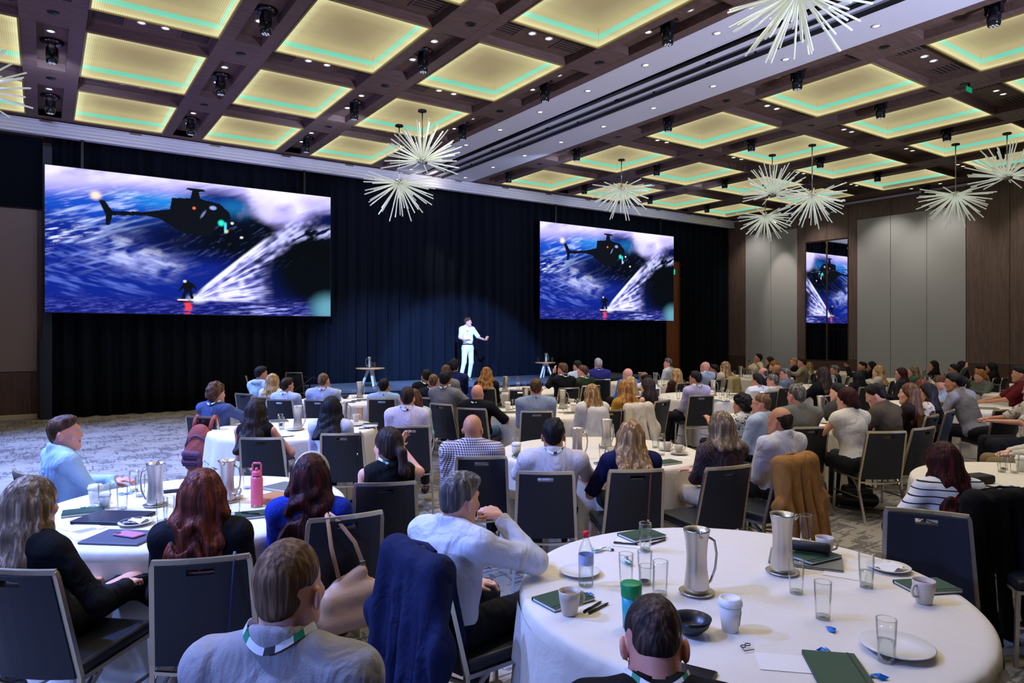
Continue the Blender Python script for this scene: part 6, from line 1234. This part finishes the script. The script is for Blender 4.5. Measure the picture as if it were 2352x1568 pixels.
# stage side tables
for tx, ty, tz, q, nm in ((6.72, 16.0, .967, ((-.03, 0, 'jug'), (.10, -.02, 'glass'), (.06, .08, 'glass')), 'coffee table beside the stage steps'), (12.3, 16.15, .967, ((.02, 0, 'jug'), (-.2, .03, 'water'), (.13, .05, 'glass'), (.21, .0, 'glass')), 'coffee table under the smaller screen')):
    for dx, dy, kd in q: n_, fn, cat, desc = KIND[kd]; item(n_, fn, desc+' on the '+nm, cat, (tx+dx*RX, ty+dx*RY+dy, tz+.001), PI-YAW if kd == 'jug' and tx < 8 else 0, 'drinks on the '+nm)
# ---------------------------------------------------------------- coats and bags on chairs
def on_chair(name, label, cat, who, colr, length, seed, half=.2, shift=0.0, off=0.0):
    x, y, a = CH_BY[who]; x += off*math.cos(a); y += off*math.sin(a); z = math.hypot(x, y); r = thing(name, label, cat, (x, y, 0), a); s = Solid(.06); e = .885
    s.cap((-half*.85, -.312, e), (half*.85, -.312, e), .036)
    for x in np.linspace(-half, half, 6): s.cap((x, -.345, e-.03), (x*1.22+shift, -.43-.02*math.sin(x*20), e-length), .034, .036); s.cap((x*.85, -.265, e-.03), (x*.95, -.225, e-min(length, .33)), .022, .018)
    for sx in (-1, 1): s.cap((sx*half*.9, -.33, e-.02), (sx*(half+.06), -.37, e-.3), .05, .045); s.cap((sx*(half+.06), -.37, e-.3), (sx*(half+.02)+shift, -.41, e-length*.9), .045, .036)
    def folds(P, dd):
        m = np.abs(dd) < .06; Q_ = P[m]; dd = dd.copy(); lo_ = np.clip((e-Q_[:, 2])*2.2, .1, 1); dd[m] += lo_*.020*np.sin(Q_[:, 0]*46+4*vnoise(np.stack([Q_[:, 0]*6+seed, Q_[:, 1]*2, Q_[:, 2]*3], 1)))+.012*(vnoise(np.stack([Q_[:, 0]*14+seed, Q_[:, 1]*9, Q_[:, 2]*8], 1))-.5); return dd
    s.post = [folds, lambda P, dd: np.maximum(dd, (e-length+.03*np.sin(P[:, 0]*18+seed))-P[:, 2])]
    V, Q = s.mesh(.012 if z < 7 else .016); link(bpy.data.objects.new('cloth', quick_mesh('coat', V, Q, fabric(colr))), r)
    c_ = MB(); c_.tube([(-half*.5, -.29, e+.03), (0, -.275, e+.038), (half*.5, -.29, e+.03)], .013, 6, flat=.6); c_.build('collar', fabric(colr), r); return r
on_chair('navy_blazer', 'navy blazer draped over the chair of the white shirt with hand to chin', 'jacket', 'person in white shirt and its hung navy blazer', (20, 28, 62), .74, 1)
on_chair('tan_coat', 'tan suede coat draped over chair beside the nearest table', 'coat', 'person in white shirt and its tan coat', (158, 112, 60), .66, 2)
on_chair('white_jacket', 'cream white jacket draped over chair behind mustard blouse', 'jacket', 'person in mustard blouse', (212, 200, 182), .5, 3)
on_chair('black_coat', 'long black coat draped over the chair of the striped shirt', 'coat', 'person in striped shirt and its black coat', (9, 9, 11), .82, 4, half=.26)
on_chair('cream_cardigan', 'cream cardigan hanging from chair before golden hair', 'cardigan', 'person with golden hair in white top', (206, 202, 204), .42, 5, half=.08, shift=-.04, off=-.15)
on_chair('camel_scarf', 'camel coat hanging over chair near the cream top by drape', 'coat', 'person in cream top by the drape', (170, 150, 104), .6, 6, half=.1, shift=-.12)
# orange backpack
qx, qy, a = CH_BY['person in denim shirt']; q = Vector((qx+.09*math.cos(a), qy+.09*math.sin(a), 0)); bp = thing('backpack', 'faded orange backpack with navy trim hanging on chair of denim shirt', 'backpack', (q.x, q.y, 0), a)
OR = cloth('pack_orange', S(160, 80, 70), .8, .3); NVB = cloth('pack_navy', S(34, 36, 66), .8, .3); MAU = cloth('pack_mauve', S(112, 74, 96), .8, .3)
s = Solid(.04); s.ell((-.02, -.42, .56), (.17, .10, .26), None); s.ell((-.02, -.43, .48), (.18, .11, .18), None); s.cap((-.12, -.42, .38), (.08, -.42, .38), .08); V, Q = s.mesh(.011); link(bpy.data.objects.new('pack_body', quick_mesh('pack_body', V, Q, OR)), bp)
s = Solid(.03); s.ell((.10, -.40, .48), (.085, .10, .2), None); V, Q = s.mesh(.011); link(bpy.data.objects.new('side_panel', quick_mesh('side_panel', V, Q, NVB)), bp)
s = Solid(.03); s.cap((-.13, -.51, .42), (.03, -.51, .42), .05); s.cap((-.13, -.515, .50), (.03, -.515, .50), .045); V, Q = s.mesh(.011); link(bpy.data.objects.new('front_pocket', quick_mesh('front_pocket', V, Q, MAU)), bp)
for z_ in (.46, .385): MB().box((-.05, -.56, z_), (.17, .012, .022), bev=.004).build('strap', NVB, bp)
MB().tube([(-.15, -.50, .58), (-.10, -.515, .68), (0, -.515, .71), (.09, -.50, .66)], .007, 6).build('zip', M('zip_blue', S(60, 90, 150), .5), bp)
for sx in (-.12, .08): MB().tube([(sx, -.40, .74), (sx*1.1, -.36, .86), (sx*1.1, -.31, .905), (sx*1.1, -.26, .87), (sx*1.1, -.25, .70)], .026, 6, flat=.3).build('shoulder_strap', OR, bp)
# tan shoulder bag on the chair of the cobalt dress
qx, qy, a = CH_BY['person in cobalt dress']; q = Vector((qx, qy, 0)); bg = thing('shoulder_bag', 'soft tan leather shoulder bag hanging from chair of cobalt dress', 'bag', (q.x, q.y, 0), a)
TAN = M('soft_tan', S(190, 146, 108), .55, var=.06, bump=.2, bs=30); s = Solid(.06); s.cap((-.13, -.42, .40), (.13, -.40, .40), .065); s.cap((-.10, -.41, .50), (.10, -.40, .52), .055); s.cap((-.05, -.39, .56), (.06, -.385, .62), .03); s.post = [lambda P, d: d+.008*(vnoise(P*14)-.5)*2]; V, Q = s.mesh(.010); link(bpy.data.objects.new('pouch', quick_mesh('pouch', V, Q, TAN)), bg)
MB().tube([(-.06, -.40, .60), (-.09, -.37, .75), (-.10, -.335, .885), (-.10, -.30, .905), (-.10, -.27, .86)], .012, 6, flat=.35).tube([(.08, -.395, .61), (.03, -.37, .76), (-.06, -.335, .888), (-.08, -.30, .905), (-.08, -.27, .86)], .012, 6, flat=.35).build('strap', TAN, bg); MB().tube([(.10, -.41, .58), (.125, -.43, .50)], .011, 6, flat=.4).build('strap_tail', TAN, bg); MB().box((.062, -.392, .66), (.03, .01, .02), bev=.003).build('buckle', CHROME, bg)
# thin straps hanging over chairs
def strap(who, colr, x, length, label):
    qx, qy, a = CH_BY[who]; q = Vector((qx, qy, 0)); r = thing('bag_strap', label, 'strap', (q.x, q.y, 0), a, None)
    MB().tube([(x, -.262, .6), (x, -.276, .86), (x, -.31, .905), (x, -.345, .86), (x-.03, -.345, .885-length)], .007, 6, flat=.4).build('strap', M('strap_%d_%d_%d' % colr, S(colr), .5), r); MB().box((x-.02, -.352, .885-length*.62), (.016, .012, .02), bev=.003).build('buckle', CHROME, r)
strap('person with auburn wavy hair', (30, 36, 70), .13, .5, 'thin navy bag strap over the chair of the auburn hair'); strap('person in navy blouse', (110, 52, 40), .09, .55, 'thin reddish strap over the chair of the navy blouse'); strap('person with black hair in white blouse', (14, 14, 16), .17, .3, 'thin black strap over the chair of the white blouse'); strap('person with golden hair in white top', (140, 80, 56), .14, .4, 'thin brown strap over the chair of the golden hair')
hb = thing('floor_bag', 'black handbag standing on carpet under the chair of white vest', 'bag', at_height(1968, 1166, .0), -.2-YAW); s = Solid(.03); s.cap((-.14, 0, .09), (.14, 0, .09), .075); s.cap((-.11, 0, .2), (.11, 0, .2), .045); s.post = [lambda P, d: np.maximum(d, .012-P[:, 2])]; V, Q = s.mesh(.014); link(bpy.data.objects.new('pouch', quick_mesh('pouch', V, Q, SHOE)), hb); MB().tube([(-.08, 0, .22), (-.05, 0, .33), (.05, 0, .33), (.08, 0, .22)], .008, 6).build('handle', SHOE, hb)
bpy.context.view_layer.update()
